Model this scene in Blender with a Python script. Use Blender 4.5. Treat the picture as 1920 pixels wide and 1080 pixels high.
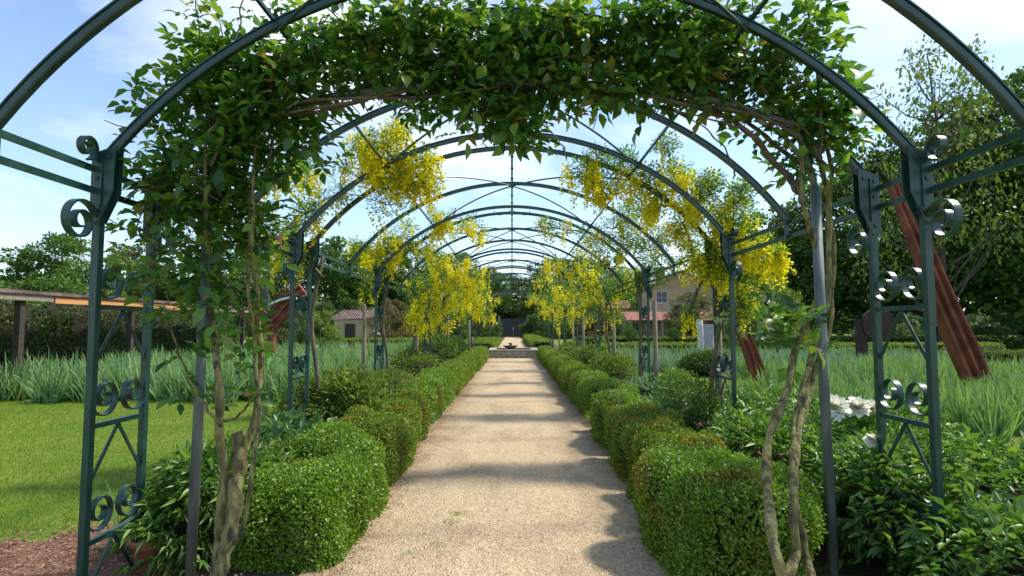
import bpy, math
import numpy as np
from mathutils import Vector

for o in list(bpy.data.objects):
    bpy.data.objects.remove(o)
S = bpy.context.scene
COL = S.collection
R = math.radians
EYE = 1.6
F = 1080.0
HOR = 613.0
PITCH = math.atan((HOR - 540) / F)

# ---------------------------------------------------------------- camera
cam_d = bpy.data.cameras.new('camera')
cam = bpy.data.objects.new('camera', cam_d)
COL.objects.link(cam)
cam.location = (0, 0, EYE)
cam.rotation_euler = (math.pi / 2 + PITCH, 0, 0)
cam_d.sensor_width = 36
cam_d.lens = F / 1920 * 36
cam_d.clip_start = 0.05
cam_d.clip_end = 2000
S.camera = cam
S.render.resolution_x, S.render.resolution_y = 1920, 1080

# ---------------------------------------------------------------- light
SUN_DIR = Vector((0.56, 0.15, 0.84)).normalized()
sun_d = bpy.data.lights.new('sun', 'SUN')
sun_d.energy = 3.3
sun_d.angle = R(6.0)
sun_d.color = (1.0, 0.93, 0.82)
sun = bpy.data.objects.new('sun', sun_d)
COL.objects.link(sun)
sun.rotation_euler = (-SUN_DIR).to_track_quat('-Z', 'Y').to_euler()

W = bpy.data.worlds.new('World')
S.world = W
W.use_nodes = True
nt = W.node_tree
nt.nodes.clear()
def wn(t, **k):
    n = nt.nodes.new(t)
    for a, b in k.items():
        setattr(n, a, b)
    return n
out = wn('ShaderNodeOutputWorld')
bg = wn('ShaderNodeBackground')
sky = wn('ShaderNodeTexSky', sky_type='NISHITA', sun_disc=False)
sky.sun_elevation = math.asin(SUN_DIR.z)
sky.sun_rotation = math.atan2(SUN_DIR.x, SUN_DIR.y)
sky.air_density = 1.0
sky.dust_density = 0.6
sky.ozone_density = 1.6
tc = wn('ShaderNodeTexCoord')
sep = wn('ShaderNodeSeparateXYZ')
nt.links.new(tc.outputs['Generated'], sep.inputs[0])
addz = wn('ShaderNodeMath', operation='ADD'); addz.inputs[1].default_value = 0.22
nt.links.new(sep.outputs['Z'], addz.inputs[0])
mx = wn('ShaderNodeMath', operation='MAXIMUM'); mx.inputs[1].default_value = 0.05
nt.links.new(addz.outputs[0], mx.inputs[0])
dx = wn('ShaderNodeMath', operation='DIVIDE'); dy = wn('ShaderNodeMath', operation='DIVIDE')
nt.links.new(sep.outputs['X'], dx.inputs[0]); nt.links.new(mx.outputs[0], dx.inputs[1])
nt.links.new(sep.outputs['Y'], dy.inputs[0]); nt.links.new(mx.outputs[0], dy.inputs[1])
comb = wn('ShaderNodeCombineXYZ')
nt.links.new(dx.outputs[0], comb.inputs[0]); nt.links.new(dy.outputs[0], comb.inputs[1])
comb.inputs[2].default_value = 3.7
nz = wn('ShaderNodeTexNoise')
nz.inputs['Scale'].default_value = 0.85
nz.inputs['Detail'].default_value = 7
nz.inputs['Roughness'].default_value = 0.55
nz.inputs['Distortion'].default_value = 0.3
nt.links.new(comb.outputs[0], nz.inputs['Vector'])
ramp = wn('ShaderNodeValToRGB')
ramp.color_ramp.elements[0].position = 0.50
ramp.color_ramp.elements[0].color = (0.02, 0.02, 0.02, 1)
ramp.color_ramp.elements[1].position = 0.74
ramp.color_ramp.elements[1].color = (0.95, 0.95, 0.95, 1)
nt.links.new(nz.outputs['Fac'], ramp.inputs[0])
mixc = wn('ShaderNodeMixRGB')
mixc.inputs[2].default_value = (5.6, 5.9, 6.4, 1)
nt.links.new(ramp.outputs[0], mixc.inputs[0])
nt.links.new(sky.outputs[0], mixc.inputs[1])
nt.links.new(mixc.outputs[0], bg.inputs[0])
bg.inputs[1].default_value = 0.15
nt.links.new(bg.outputs[0], out.inputs[0])

S.view_settings.view_transform = 'Standard'
S.view_settings.look = 'None'
S.view_settings.gamma = 1
S.view_settings.exposure = 0.78
S.cycles.max_bounces = 6
S.cycles.transparent_max_bounces = 4

# ---------------------------------------------------------------- helpers
def at(px, py, Z):
    """point at distance Z along the path that the camera sees at pixel px, py"""
    u = (px - 960) / F
    v = (540 - py) / F
    c, s = math.cos(PITCH), math.sin(PITCH)
    y = c - v * s
    z = s + v * c
    k = Z / y
    return np.array([u * k, Z, EYE + z * k])

def gz(py):
    return EYE * F / (py - HOR)

def link(name, mesh):
    o = bpy.data.objects.new(name, mesh)
    COL.objects.link(o)
    return o

def tag(o, label=None, cat=None, group=None, kind=None):
    if label: o['label'] = label
    if cat: o['category'] = cat
    if group: o['group'] = group
    if kind: o['kind'] = kind
    return o

def thing(name, loc, label, cat, group=None):
    o = bpy.data.objects.new(name, None)
    o.empty_display_size = 0.2
    COL.objects.link(o)
    o.location = loc
    return tag(o, label, cat, group)

def attach(o, parent):
    """mesh is in world coordinates; parent only translated (one or two levels)"""
    if parent is not None:
        o.parent = parent
        l = Vector((0, 0, 0))
        p = parent
        while p is not None:
            l += p.location
            p = p.parent
        o.location = -l
    return o

class MB:
    def __init__(s):
        s.v = []; s.f = []; s.n = 0
    def add(s, v, f):
        v = np.asarray(v, float)
        s.v.append(v)
        s.f += [tuple(int(i) + s.n for i in q) for q in f]
        s.n += len(v)
    def box(s, c, d, rz=0.0):
        x, y, z = [q / 2 for q in d]
        v = np.array([[-x,-y,-z],[x,-y,-z],[x,y,-z],[-x,y,-z],[-x,-y,z],[x,-y,z],[x,y,z],[-x,y,z]])
        if rz:
            ca, sa = math.cos(rz), math.sin(rz)
            v = np.stack([v[:,0]*ca - v[:,1]*sa, v[:,0]*sa + v[:,1]*ca, v[:,2]], 1)
        s.add(v + np.array(c), [(0,3,2,1),(4,5,6,7),(0,1,5,4),(1,2,6,5),(2,3,7,6),(3,0,4,7)])
    def sweep(s, pts, prof, up=(0,0,1), closed_ends=True, scale=None):
        """profile (k,2): first along side, second along up' """
        P = np.asarray(pts, float); n = len(P); prof = np.asarray(prof, float); k = len(prof)
        T = np.gradient(P, axis=0); T /= np.linalg.norm(T, axis=1)[:, None] + 1e-9
        up = np.asarray(up, float)
        V = []
        for i in range(n):
            a = np.cross(T[i], up); la = np.linalg.norm(a)
            if la < 1e-4:
                a = np.cross(T[i], np.array([0.3, 1, 0.1])); la = np.linalg.norm(a)
            a /= la
            b = np.cross(a, T[i])
            sc = 1 if scale is None else scale[i]
            V.append(P[i] + sc * (prof[:, :1] * a + prof[:, 1:] * b))
        V = np.concatenate(V)
        Fc = []
        for i in range(n - 1):
            for j in range(k):
                j2 = (j + 1) % k
                Fc.append((i*k+j, i*k+j2, (i+1)*k+j2, (i+1)*k+j))
        if closed_ends:
            Fc.append(tuple(range(k-1, -1, -1)))
            Fc.append(tuple((n-1)*k + j for j in range(k)))
        s.add(V, Fc)
    def tube(s, pts, r, seg=8):
        P = np.asarray(pts, float)
        a = np.arange(seg) * 2 * math.pi / seg
        prof = np.stack([np.cos(a), np.sin(a)], 1)
        rr = np.full(len(P), r) if np.isscalar(r) else np.asarray(r, float)
        T = P[-1] - P[0]
        up = (0, 0, 1) if abs(T[2]) < 0.8 * np.linalg.norm(T) else (0.05, 1, 0)
        s.sweep(P, prof, up=up, scale=rr)
    def lathe(s, prof, c=(0,0,0), seg=24):
        prof = np.asarray(prof, float); n = len(prof)
        a = np.arange(seg) * 2 * math.pi / seg
        V = np.concatenate([np.stack([p[0]*np.cos(a)+c[0], p[0]*np.sin(a)+c[1], np.full(seg, p[1]+c[2])], 1) for p in prof])
        Fc = []
        for i in range(n-1):
            for j in range(seg):
                j2 = (j+1) % seg
                Fc.append((i*seg+j, i*seg+j2, (i+1)*seg+j2, (i+1)*seg+j))
        Fc.append(tuple(range(seg-1, -1, -1))); Fc.append(tuple((n-1)*seg+j for j in range(seg)))
        s.add(V, Fc)
    def build(s, name, m, parent=None, smooth=False):
        me = bpy.data.meshes.new(name)
        me.from_pydata(np.concatenate(s.v).tolist(), [], s.f)
        me.materials.append(m)
        if smooth:
            me.polygons.foreach_set('use_smooth', [True] * len(me.polygons))
        me.update()
        o = link(name, me)
        return attach(o, parent)

def unit(v):
    return v / (np.linalg.norm(v, axis=-1, keepdims=True) + 1e-9)

def resample(pts, step):
    P = np.asarray(pts, float)
    # Catmull-Rom then dense
    Q = np.vstack([2*P[0]-P[1], P, 2*P[-1]-P[-2]])
    o = []
    for i in range(1, len(Q)-2):
        d = np.linalg.norm(Q[i+1]-Q[i]); n = max(2, int(d/step))
        t = np.linspace(0, 1, n, endpoint=False)[:, None]
        p0, p1, p2, p3 = Q[i-1], Q[i], Q[i+1], Q[i+2]
        o.append(0.5*((2*p1)+(-p0+p2)*t+(2*p0-5*p1+4*p2-p3)*t**2+(-p0+3*p1-3*p2+p3)*t**3))
    o.append(P[-1:])
    return np.vstack(o)

LEAF = {
 'diamond': (np.array([[0,0,0],[.45,.5,.12],[1,0,-.05],[.45,-.5,.12]]), [(0,1,2),(0,2,3)]),
 'quad': (np.array([[0,0,0],[.5,.5,.0],[1,0,0],[.5,-.5,0]]), [(0,1,2,3)]),
 'leaf': (np.array([[0,0,0],[.22,.34,.07],[.55,.5,.06],[1,0,-.22],[.55,-.5,.06],[.22,-.34,.07],[.5,0,-.02]]),
          [(0,1,2,6),(6,2,3),(0,6,4,5),(6,3,4)]),
 'lance': (np.array([[0,0,0],[.4,.5,.1],[1,0,-.25],[.4,-.5,.1]]), [(0,1,2),(0,2,3)]),
 'blade': (np.array([[0,.5,0],[0,-.5,0],[.5,.42,.0],[.5,-.42,.0],[.85,.25,-.04],[.85,-.25,-.04],[1,0,-.1]]),
           [(0,2,3,1),(2,4,5,3),(4,6,5)]),
 'grass': (np.array([[0,.5,0],[0,-.5,0],[1,0,0]]), [(0,2,1)]),
}
def cloud(name, mat, P, A, N, L, Wd, shape='diamond', parent=None, bend=None):
    """many leaves as one mesh: base points P, axis A, normal N, length L, width Wd"""
    tv, tf = LEAF[shape]
    n = len(P)
    A = unit(A); B = unit(np.cross(N, A)); N = np.cross(A, B)
    L = np.broadcast_to(L, (n,)); Wd = np.broadcast_to(Wd, (n,))
    k = len(tv)
    V = (P[:, None, :] + A[:, None, :] * (tv[None, :, 0:1] * L[:, None, None])
         + B[:, None, :] * (tv[None, :, 1:2] * Wd[:, None, None])
         + N[:, None, :] * (tv[None, :, 2:3] * L[:, None, None]))
    if bend is not None:
        V[:, :, 2] -= (tv[None, :, 0] ** 2) * np.broadcast_to(bend, (n,))[:, None]
    V = V.reshape(-1, 3)
    sizes = np.array([len(f) for f in tf])
    flat = np.concatenate([np.array(f) for f in tf])
    idx = (flat[None, :] + (np.arange(n) * k)[:, None]).ravel()
    tot = np.tile(sizes, n)
    starts = np.concatenate([[0], np.cumsum(tot)[:-1]])
    me = bpy.data.meshes.new(name)
    me.vertices.add(len(V)); me.vertices.foreach_set('co', V.astype(np.float32).ravel())
    me.loops.add(len(idx)); me.loops.foreach_set('vertex_index', idx.astype(np.int32))
    me.polygons.add(len(tot)); me.polygons.foreach_set('loop_start', starts.astype(np.int32))
    try:
        me.polygons.foreach_set('loop_total', tot.astype(np.int32))
    except Exception:
        pass
    me.update(calc_edges=True)
    me.materials.append(mat)
    o = link(name, me)
    return attach(o, parent)

def rdir(rng, n):
    return unit(rng.normal(size=(n, 3)))

def lumps(rng, k=7, fmin=1.0, fmax=3.0):
    W_ = rng.normal(size=(k, 3)); W_ = W_ / np.linalg.norm(W_, axis=1)[:, None] * rng.uniform(fmin, fmax, k)[:, None]
    ph = rng.uniform(0, 6.28, k)
    def f(P):
        return np.sin(P @ W_.T + ph).sum(1) / math.sqrt(k)
    return f

# ---------------------------------------------------------------- materials
def newmat(name):
    m = bpy.data.materials.new(name); m.use_nodes = True
    m.node_tree.nodes.clear()
    return m, m.node_tree
def nd(t, ty, **k):
    n = t.nodes.new(ty)
    for a, b in k.items():
        if a in n.inputs.keys() if hasattr(n.inputs, 'keys') else False:
            n.inputs[a].default_value = b
        else:
            setattr(n, a, b)
    return n
def ramp_of(t, cols, pos=None, interp='LINEAR'):
    r = t.nodes.new('ShaderNodeValToRGB')
    cr = r.color_ramp
    cr.interpolation = interp
    n = len(cols)
    pos = pos or [i/(n-1) for i in range(n)]
    while len(cr.elements) < n: cr.elements.new(0.5)
    for e, p, c in zip(cr.elements, pos, cols):
        e.position = p; e.color = (*c, 1)
    return r
def leafmat(name, cols, pos=None, trans=0.35, rough=0.5, spec=0.35, tcol=1.6, patch=0.0, patchcol=None, patchscale=2.0):
    m, t = newmat(name)
    g = t.nodes.new('ShaderNodeNewGeometry')
    r = ramp_of(t, cols, pos)
    t.links.new(g.outputs['Random Per Island'], r.inputs[0])
    col = r.outputs[0]
    if patchcol:
        tcn = t.nodes.new('ShaderNodeTexCoord')
        nzn = t.nodes.new('ShaderNodeTexNoise'); nzn.inputs['Scale'].default_value = patchscale; nzn.inputs['Detail'].default_value = 2
        t.links.new(tcn.outputs['Object'], nzn.inputs['Vector'])
        rr = ramp_of(t, [(0,0,0),(1,1,1)], [0.60-patch*0.15, 0.70-patch*0.1])
        t.links.new(nzn.outputs['Fac'], rr.inputs[0])
        ma = t.nodes.new('ShaderNodeMath'); ma.operation = 'MULTIPLY'
        t.links.new(rr.outputs[0], ma.inputs[0]); t.links.new(g.outputs['Random Per Island'], ma.inputs[1])
        mixn = t.nodes.new('ShaderNodeMixRGB')
        t.links.new(ma.outputs[0], mixn.inputs[0]); t.links.new(col, mixn.inputs[1]); mixn.inputs[2].default_value = (*patchcol, 1)
        col = mixn.outputs[0]
    p = t.nodes.new('ShaderNodeBsdfPrincipled')
    p.inputs['Roughness'].default_value = rough
    p.inputs['Specular IOR Level'].default_value = spec
    t.links.new(col, p.inputs['Base Color'])
    tr = t.nodes.new('ShaderNodeBsdfTranslucent')
    hs = t.nodes.new('ShaderNodeMixRGB'); hs.blend_type = 'MULTIPLY'; hs.inputs[0].default_value = 1
    hs.inputs[2].default_value = (tcol*1.05, tcol, tcol*0.45, 1)
    t.links.new(col, hs.inputs[1]); t.links.new(hs.outputs[0], tr.inputs[0])
    mxs = t.nodes.new('ShaderNodeMixShader'); mxs.inputs[0].default_value = trans
    t.links.new(p.outputs[0], mxs.inputs[1]); t.links.new(tr.outputs[0], mxs.inputs[2])
    o = t.nodes.new('ShaderNodeOutputMaterial'); t.links.new(mxs.outputs[0], o.inputs[0])
    return m
def solid(name, cols, scale=20.0, rough=0.6, metallic=0.0, bump=0.0, bscale=None, stretch=(1,1,1), spec=0.5, detail=4, pos=None):
    m, t = newmat(name)
    tcn = t.nodes.new('ShaderNodeTexCoord'); mp = t.nodes.new('ShaderNodeMapping'); mp.inputs['Scale'].default_value = stretch
    t.links.new(tcn.outputs['Object'], mp.inputs[0])
    n = t.nodes.new('ShaderNodeTexNoise'); n.inputs['Scale'].default_value = scale; n.inputs['Detail'].default_value = detail
    t.links.new(mp.outputs[0], n.inputs['Vector'])
    r = ramp_of(t, cols, pos or [0.3 + 0.4*i/(len(cols)-1) for i in range(len(cols))])
    t.links.new(n.outputs['Fac'], r.inputs[0])
    p = t.nodes.new('ShaderNodeBsdfPrincipled')
    p.inputs['Roughness'].default_value = rough; p.inputs['Metallic'].default_value = metallic
    p.inputs['Specular IOR Level'].default_value = spec
    t.links.new(r.outputs[0], p.inputs['Base Color'])
    if bump:
        n2 = t.nodes.new('ShaderNodeTexNoise'); n2.inputs['Scale'].default_value = bscale or scale*2; n2.inputs['Detail'].default_value = 5
        t.links.new(mp.outputs[0], n2.inputs['Vector'])
        b = t.nodes.new('ShaderNodeBump'); b.inputs['Strength'].default_value = bump; b.inputs['Distance'].default_value = 0.02
        t.links.new(n2.outputs['Fac'], b.inputs['Height']); t.links.new(b.outputs[0], p.inputs['Normal'])
    o = t.nodes.new('ShaderNodeOutputMaterial'); t.links.new(p.outputs[0], o.inputs[0])
    return m

M = {}
M['metal'] = solid('green_painted_iron', [(.008,.032,.027),(.012,.050,.041),(.024,.066,.054)], 9, 0.36, 0, 0.08, 40, spec=0.6)
M['pole'] = solid('weathered_galvanised_pipe', [(.07,.095,.088),(.12,.15,.14),(.20,.22,.21)], 14, 0.5, 0.3, 0.2, 60, (1,1,0.2))
M['bark'] = solid('rose_bark', [(.06,.048,.022),(.16,.14,.05),(.26,.24,.085)], 26, 0.9, 0, 1.0, 55, (1,1,0.3), detail=9, pos=[.36,.5,.62])
M['cane'] = solid('old_cane', [(.06,.035,.025),(.11,.075,.045),(.16,.12,.06)], 22, 0.8, 0, 0.5, 40)
M['lab_bark'] = solid('laburnum_bark', [(.06,.052,.034),(.11,.095,.06),(.17,.15,.10)], 18, 0.85, 0, 0.6, 30, (1,1,0.3))
M['stake'] = solid('weathered_timber', [(.16,.12,.085),(.27,.21,.15),(.34,.28,.21)], 12, 0.85, 0, 0.5, 30, (3,3,0.25))
M['trunk'] = solid('tree_bark', [(.035,.028,.02),(.07,.055,.04),(.12,.10,.075)], 4, 0.9, 0, 0.6, 8, (1,1,0.3))
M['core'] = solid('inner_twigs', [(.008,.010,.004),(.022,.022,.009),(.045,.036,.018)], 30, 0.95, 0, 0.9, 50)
M['rust'] = solid('rusted_steel', [(.10,.025,.014),(.19,.048,.025),(.27,.085,.045)], 3, 0.65, 0.2, 0.25, 12)
M['rustdark'] = solid('dark_rusted_steel', [(.018,.008,.007),(.035,.015,.012),(.06,.025,.018)], 3, 0.7, 0.2, 0.25, 12)
M['steelgrey'] = solid('dark_grey_steel', [(.035,.035,.045),(.06,.06,.075),(.09,.09,.10)], 5, 0.5, 0.4)
M['chrome'] = solid('polished_steel', [(.55,.55,.55),(.7,.7,.7)], 5, 0.25, 0.9)
M['terracotta'] = solid('terracotta', [(.24,.075,.045),(.34,.12,.07),(.40,.17,.10)], 12, 0.8, 0, 0.2)
M['stone'] = solid('pale_stone', [(.26,.21,.16),(.36,.30,.23),(.44,.38,.30)], 6, 0.85, 0, 0.5, 25)
M['stonedark'] = solid('mossy_bowl_stone', [(.05,.04,.035),(.10,.085,.07),(.15,.13,.11)], 8, 0.85, 0, 0.5, 25)
M['white'] = solid('white_enamel', [(.70,.70,.68),(.8,.8,.79)], 10, 0.5)
M['marble'] = solid('pale_marble', [(.50,.49,.47),(.62,.61,.60),(.7,.7,.69)], 3, 0.6, 0, 0.1)
M['greystone'] = solid('grey_marble', [(.28,.28,.30),(.36,.35,.37),(.42,.42,.43)], 3, 0.6, 0, 0.1)

M['rose_leaf'] = leafmat('rose_leaves', [(.026,.080,.018),(.045,.125,.024),(.070,.165,.030),(.115,.225,.036),(.19,.30,.045)], [0,.3,.6,.85,1], 0.45, 0.34, 0.5, 2.0)
M['rose_young'] = leafmat('young_rose_leaves', [(.10,.19,.03),(.16,.25,.04),(.22,.20,.04),(.25,.07,.03)], [0,.7,.93,1], 0.4, 0.35, 0.5, 1.8)
M['box'] = leafmat('box_leaves', [(.068,.150,.014),(.125,.245,.021),(.18,.31,.027),(.26,.38,.036)], [0,.35,.75,1], 0.30, 0.42, 0.45, 1.6, 0.05, (.30,.13,.02), 1.7)
M['box_or'] = leafmat('bronzed_box_leaves', [(.075,.150,.013),(.14,.24,.020),(.20,.29,.026),(.29,.26,.030)], [0,.4,.8,1], 0.30, 0.45, 0.4, 1.5, 0.16, (.42,.17,.02), 3.6)
M['box_far'] = leafmat('clipped_box_leaves', [(.09,.16,.013),(.16,.25,.020),(.22,.31,.026)], None, 0.3, 0.5, 0.35, 1.6)
M['box_olive'] = leafmat('olive_box_leaves', [(.05,.10,.014),(.09,.16,.020),(.14,.21,.026)], None, 0.3, 0.5, 0.35, 1.5)
M['peony'] = leafmat('peony_leaves', [(.045,.12,.020),(.080,.185,.030),(.125,.245,.042),(.19,.30,.06)], [0,.4,.8,1], 0.32, 0.4, 0.5, 1.7)
M['hosta'] = leafmat('broad_border_leaves', [(.05,.14,.06),(.09,.20,.08),(.14,.27,.09)], None, 0.35, 0.4, 0.5, 1.5)
M['twig_leaf'] = leafmat('small_dull_leaves', [(.075,.145,.024),(.13,.215,.038),(.20,.28,.055),(.28,.22,.11)], [0,.5,.9,1], 0.3, 0.55, 0.3, 1.5)
M['iris'] = leafmat('iris_blades', [(.07,.16,.06),(.11,.235,.085),(.17,.30,.11),(.25,.38,.13)], None, 0.32, 0.42, 0.4, 1.4)
M['iris_blue'] = leafmat('blue_green_iris_blades', [(.09,.19,.12),(.15,.27,.18),(.22,.35,.23)], None, 0.3, 0.45, 0.4, 1.3)
M['grassb'] = leafmat('lawn_blades', [(.115,.19,.018),(.17,.27,.028),(.24,.335,.04)], None, 0.35, 0.5, 0.3, 1.3)
M['lab_leaf'] = leafmat('laburnum_leaves', [(.065,.16,.02),(.115,.24,.03),(.17,.31,.04)], None, 0.38, 0.45, 0.4, 1.7)
M['lab_flower'] = leafmat('laburnum_flowers', [(.72,.60,.008),(.83,.74,.014),(.87,.82,.03),(.89,.87,.09)], None, 0.5, 0.55, 0.2, 1.05)
M['lab_pale'] = leafmat('fading_laburnum_flowers', [(.56,.50,.06),(.68,.62,.12),(.72,.70,.22)], None, 0.5, 0.55, 0.2, 1.1)
M['peony_petal'] = leafmat('white_petals', [(.86,.85,.82),(.9,.89,.87),(.9,.88,.87)], None, 0.25, 0.6, 0.2, 1.0)
M['pink_petal'] = leafmat('pink_petals', [(.45,.10,.16),(.62,.25,.32),(.6,.35,.4)], None, 0.25, 0.6, 0.2, 1.0)
M['bud'] = solid('dark_red_buds', [(.14,.02,.02),(.22,.04,.03)], 30, 0.6)
M['stamen'] = solid('yellow_stamens', [(.5,.30,.03),(.6,.4,.05)], 30, 0.7)
M['chip'] = leafmat('dry_leaf_litter', [(.16,.07,.04),(.28,.14,.08),(.38,.22,.14),(.45,.30,.2)], None, 0.1, 0.8, 0.2, 1.0)
T_COL = {
 'dark':  [(.030,.078,.016),(.052,.118,.022),(.085,.165,.030)],
 'mid':   [(.040,.095,.018),(.070,.145,.024),(.11,.19,.032)],
 'light': [(.080,.15,.022),(.13,.21,.030),(.18,.26,.040)],
 'olive': [(.060,.085,.024),(.095,.12,.034),(.14,.15,.05)],
 'brown': [(.10,.07,.035),(.15,.12,.05),(.17,.17,.06)],
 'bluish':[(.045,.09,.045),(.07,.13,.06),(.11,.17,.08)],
}
for k_, c_ in T_COL.items():
    M['t_' + k_] = leafmat('foliage_' + k_, c_, None, 0.3, 0.55, 0.3, 1.5)

# ---- ground materials
def gravel():
    m, t = newmat('pale_gravel')
    tcn = t.nodes.new('ShaderNodeTexCoord')
    v = t.nodes.new('ShaderNodeTexVoronoi'); v.inputs['Scale'].default_value = 75
    t.links.new(tcn.outputs['Object'], v.inputs['Vector'])
    r = ramp_of(t, [(.27,.18,.095),(.43,.325,.195),(.54,.435,.275),(.70,.61,.44)], [0,.3,.75,1])
    t.links.new(v.outputs['Color'], r.inputs[0])
    n = t.nodes.new('ShaderNodeTexNoise'); n.inputs['Scale'].default_value = 1.1; n.inputs['Detail'].default_value = 6; n.inputs['Roughness'].default_value = .65
    mp = t.nodes.new('ShaderNodeMapping'); mp.inputs['Scale'].default_value = (1.0, 0.45, 1)
    t.links.new(tcn.outputs['Object'], mp.inputs[0]); t.links.new(mp.outputs[0], n.inputs['Vector'])
    r2 = ramp_of(t, [(.70,.64,.60),(1.0,1.0,1.0),(1.10,1.06,1.0)], [.3,.5,.7])
    t.links.new(n.outputs['Fac'], r2.inputs[0])
    mu = t.nodes.new('ShaderNodeMixRGB'); mu.blend_type = 'MULTIPLY'; mu.inputs[0].default_value = 1
    t.links.new(r.outputs[0], mu.inputs[1]); t.links.new(r2.outputs[0], mu.inputs[2])
    # brown litter and earth close to the edges of the path
    sp = t.nodes.new('ShaderNodeSeparateXYZ'); t.links.new(tcn.outputs['Object'], sp.inputs[0])
    ab = t.nodes.new('ShaderNodeMath'); ab.operation = 'ABSOLUTE'; t.links.new(sp.outputs['X'], ab.inputs[0])
    n3 = t.nodes.new('ShaderNodeTexNoise'); n3.inputs['Scale'].default_value = 5; n3.inputs['Detail'].default_value = 5
    t.links.new(tcn.outputs['Object'], n3.inputs['Vector'])
    ad = t.nodes.new('ShaderNodeMath'); ad.operation = 'MULTIPLY_ADD'; ad.inputs[1].default_value = .9
    t.links.new(n3.outputs['Fac'], ad.inputs[0]); t.links.new(ab.outputs[0], ad.inputs[2])
    r3 = ramp_of(t, [(0,0,0),(.75,.75,.75)], [1.35/2, 1.85/2])
    hf = t.nodes.new('ShaderNodeMath'); hf.operation = 'MULTIPLY'; hf.inputs[1].default_value = .5
    t.links.new(ad.outputs[0], hf.inputs[0]); t.links.new(hf.outputs[0], r3.inputs[0])
    m2 = t.nodes.new('ShaderNodeMixRGB'); m2.inputs[2].default_value = (.17,.105,.06,1)
    t.links.new(r3.outputs[0], m2.inputs[0]); t.links.new(mu.outputs[0], m2.inputs[1])
    p = t.nodes.new('ShaderNodeBsdfPrincipled'); p.inputs['Roughness'].default_value = .9; p.inputs['Specular IOR Level'].default_value = .2
    t.links.new(m2.outputs[0], p.inputs['Base Color'])
    b = t.nodes.new('ShaderNodeBump'); b.inputs['Strength'].default_value = .9; b.inputs['Distance'].default_value = .012
    t.links.new(v.outputs['Distance'], b.inputs['Height'])
    n4 = t.nodes.new('ShaderNodeTexNoise'); n4.inputs['Scale'].default_value = 7; n4.inputs['Detail'].default_value = 6
    t.links.new(tcn.outputs['Object'], n4.inputs['Vector'])
    b2 = t.nodes.new('ShaderNodeBump'); b2.inputs['Strength'].default_value = .6; b2.inputs['Distance'].default_value = .04
    t.links.new(n4.outputs['Fac'], b2.inputs['Height']); t.links.new(b.outputs[0], b2.inputs['Normal'])
    t.links.new(b2.outputs[0], p.inputs['Normal'])
    o = t.nodes.new('ShaderNodeOutputMaterial'); t.links.new(p.outputs[0], o.inputs[0])
    return m
M['gravel'] = gravel()
def twotone(name, cols1, cols2, s1, s2, bump, mixpos=(.4,.6)):
    m, t = newmat(name)
    tcn = t.nodes.new('ShaderNodeTexCoord')
    a = t.nodes.new('ShaderNodeTexNoise'); a.inputs['Scale'].default_value = s1; a.inputs['Detail'].default_value = 8; a.inputs['Roughness'].default_value = .7
    b = t.nodes.new('ShaderNodeTexNoise'); b.inputs['Scale'].default_value = s2; b.inputs['Detail'].default_value = 3
    for q in (a, b): t.links.new(tcn.outputs['Object'], q.inputs['Vector'])
    r1 = ramp_of(t, cols1, [.35,.65]); r2 = ramp_of(t, cols2, [.35,.65])
    t.links.new(a.outputs['Fac'], r1.inputs[0]); t.links.new(a.outputs['Fac'], r2.inputs[0])
    rm = ramp_of(t, [(0,0,0),(1,1,1)], list(mixpos)); t.links.new(b.outputs['Fac'], rm.inputs[0])
    mxn = t.nodes.new('ShaderNodeMixRGB'); t.links.new(rm.outputs[0], mxn.inputs[0]); t.links.new(r1.outputs[0], mxn.inputs[1]); t.links.new(r2.outputs[0], mxn.inputs[2])
    p = t.nodes.new('ShaderNodeBsdfPrincipled'); p.inputs['Roughness'].default_value = .9; p.inputs['Specular IOR Level'].default_value = .15
    t.links.new(mxn.outputs[0], p.inputs['Base Color'])
    bu = t.nodes.new('ShaderNodeBump'); bu.inputs['Strength'].default_value = bump; bu.inputs['Distance'].default_value = .03
    t.links.new(a.outputs['Fac'], bu.inputs['Height']); t.links.new(bu.outputs[0], p.inputs['Normal'])
    o = t.nodes.new('ShaderNodeOutputMaterial'); t.links.new(p.outputs[0], o.inputs[0])
    return m
M['lawn'] = twotone('lawn_grass', [(.07,.13,.012),(.135,.21,.022)], [(.11,.155,.02),(.19,.235,.035)], 45, .8, .5)
M['soil'] = twotone('dark_bed_soil', [(.035,.024,.016),(.11,.075,.05)], [(.05,.05,.02),(.10,.12,.04)], 25, 2.0, .8)
M['mulch'] = twotone('bark_mulch', [(.10,.045,.028),(.30,.16,.10)], [(.16,.08,.05),(.36,.22,.15)], 38, 3.0, 1.0)

# ---------------------------------------------------------------- ground sheets
def sheet(name, mat, poly, z, label=None):
    mb = MB(); mb.add([(x, y, z) for x, y in poly], [tuple(range(len(poly)))])
    o = mb.build(name, mat)
    o['kind'] = 'structure'
    if label: o['label'] = label
    return o
def wavy(x0, x1, y0, y1, amp, rng, step=.35):
    ys = np.arange(y0, y1, step)
    L = [(x0 + amp*rng.normal(), y) for y in ys]; Rr = [(x1 + amp*rng.normal(), y) for y in ys[::-1]]
    return L + Rr
rng = np.random.default_rng(7)
sheet('ground', M['lawn'], [(-500,-60),(500,-60),(500,900),(-500,900)], 0.0, 'green lawn all round the garden')
sheet('flower_bed_soil', M['soil'], wavy(-2.75,-1.2, -3, 90, .06, rng), .004, 'dark soil under the left border')
sheet('flower_bed_soil', M['soil'], wavy(1.2,3.9, -3, 90, .06, rng), .004, 'dark soil under the right border')
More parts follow.
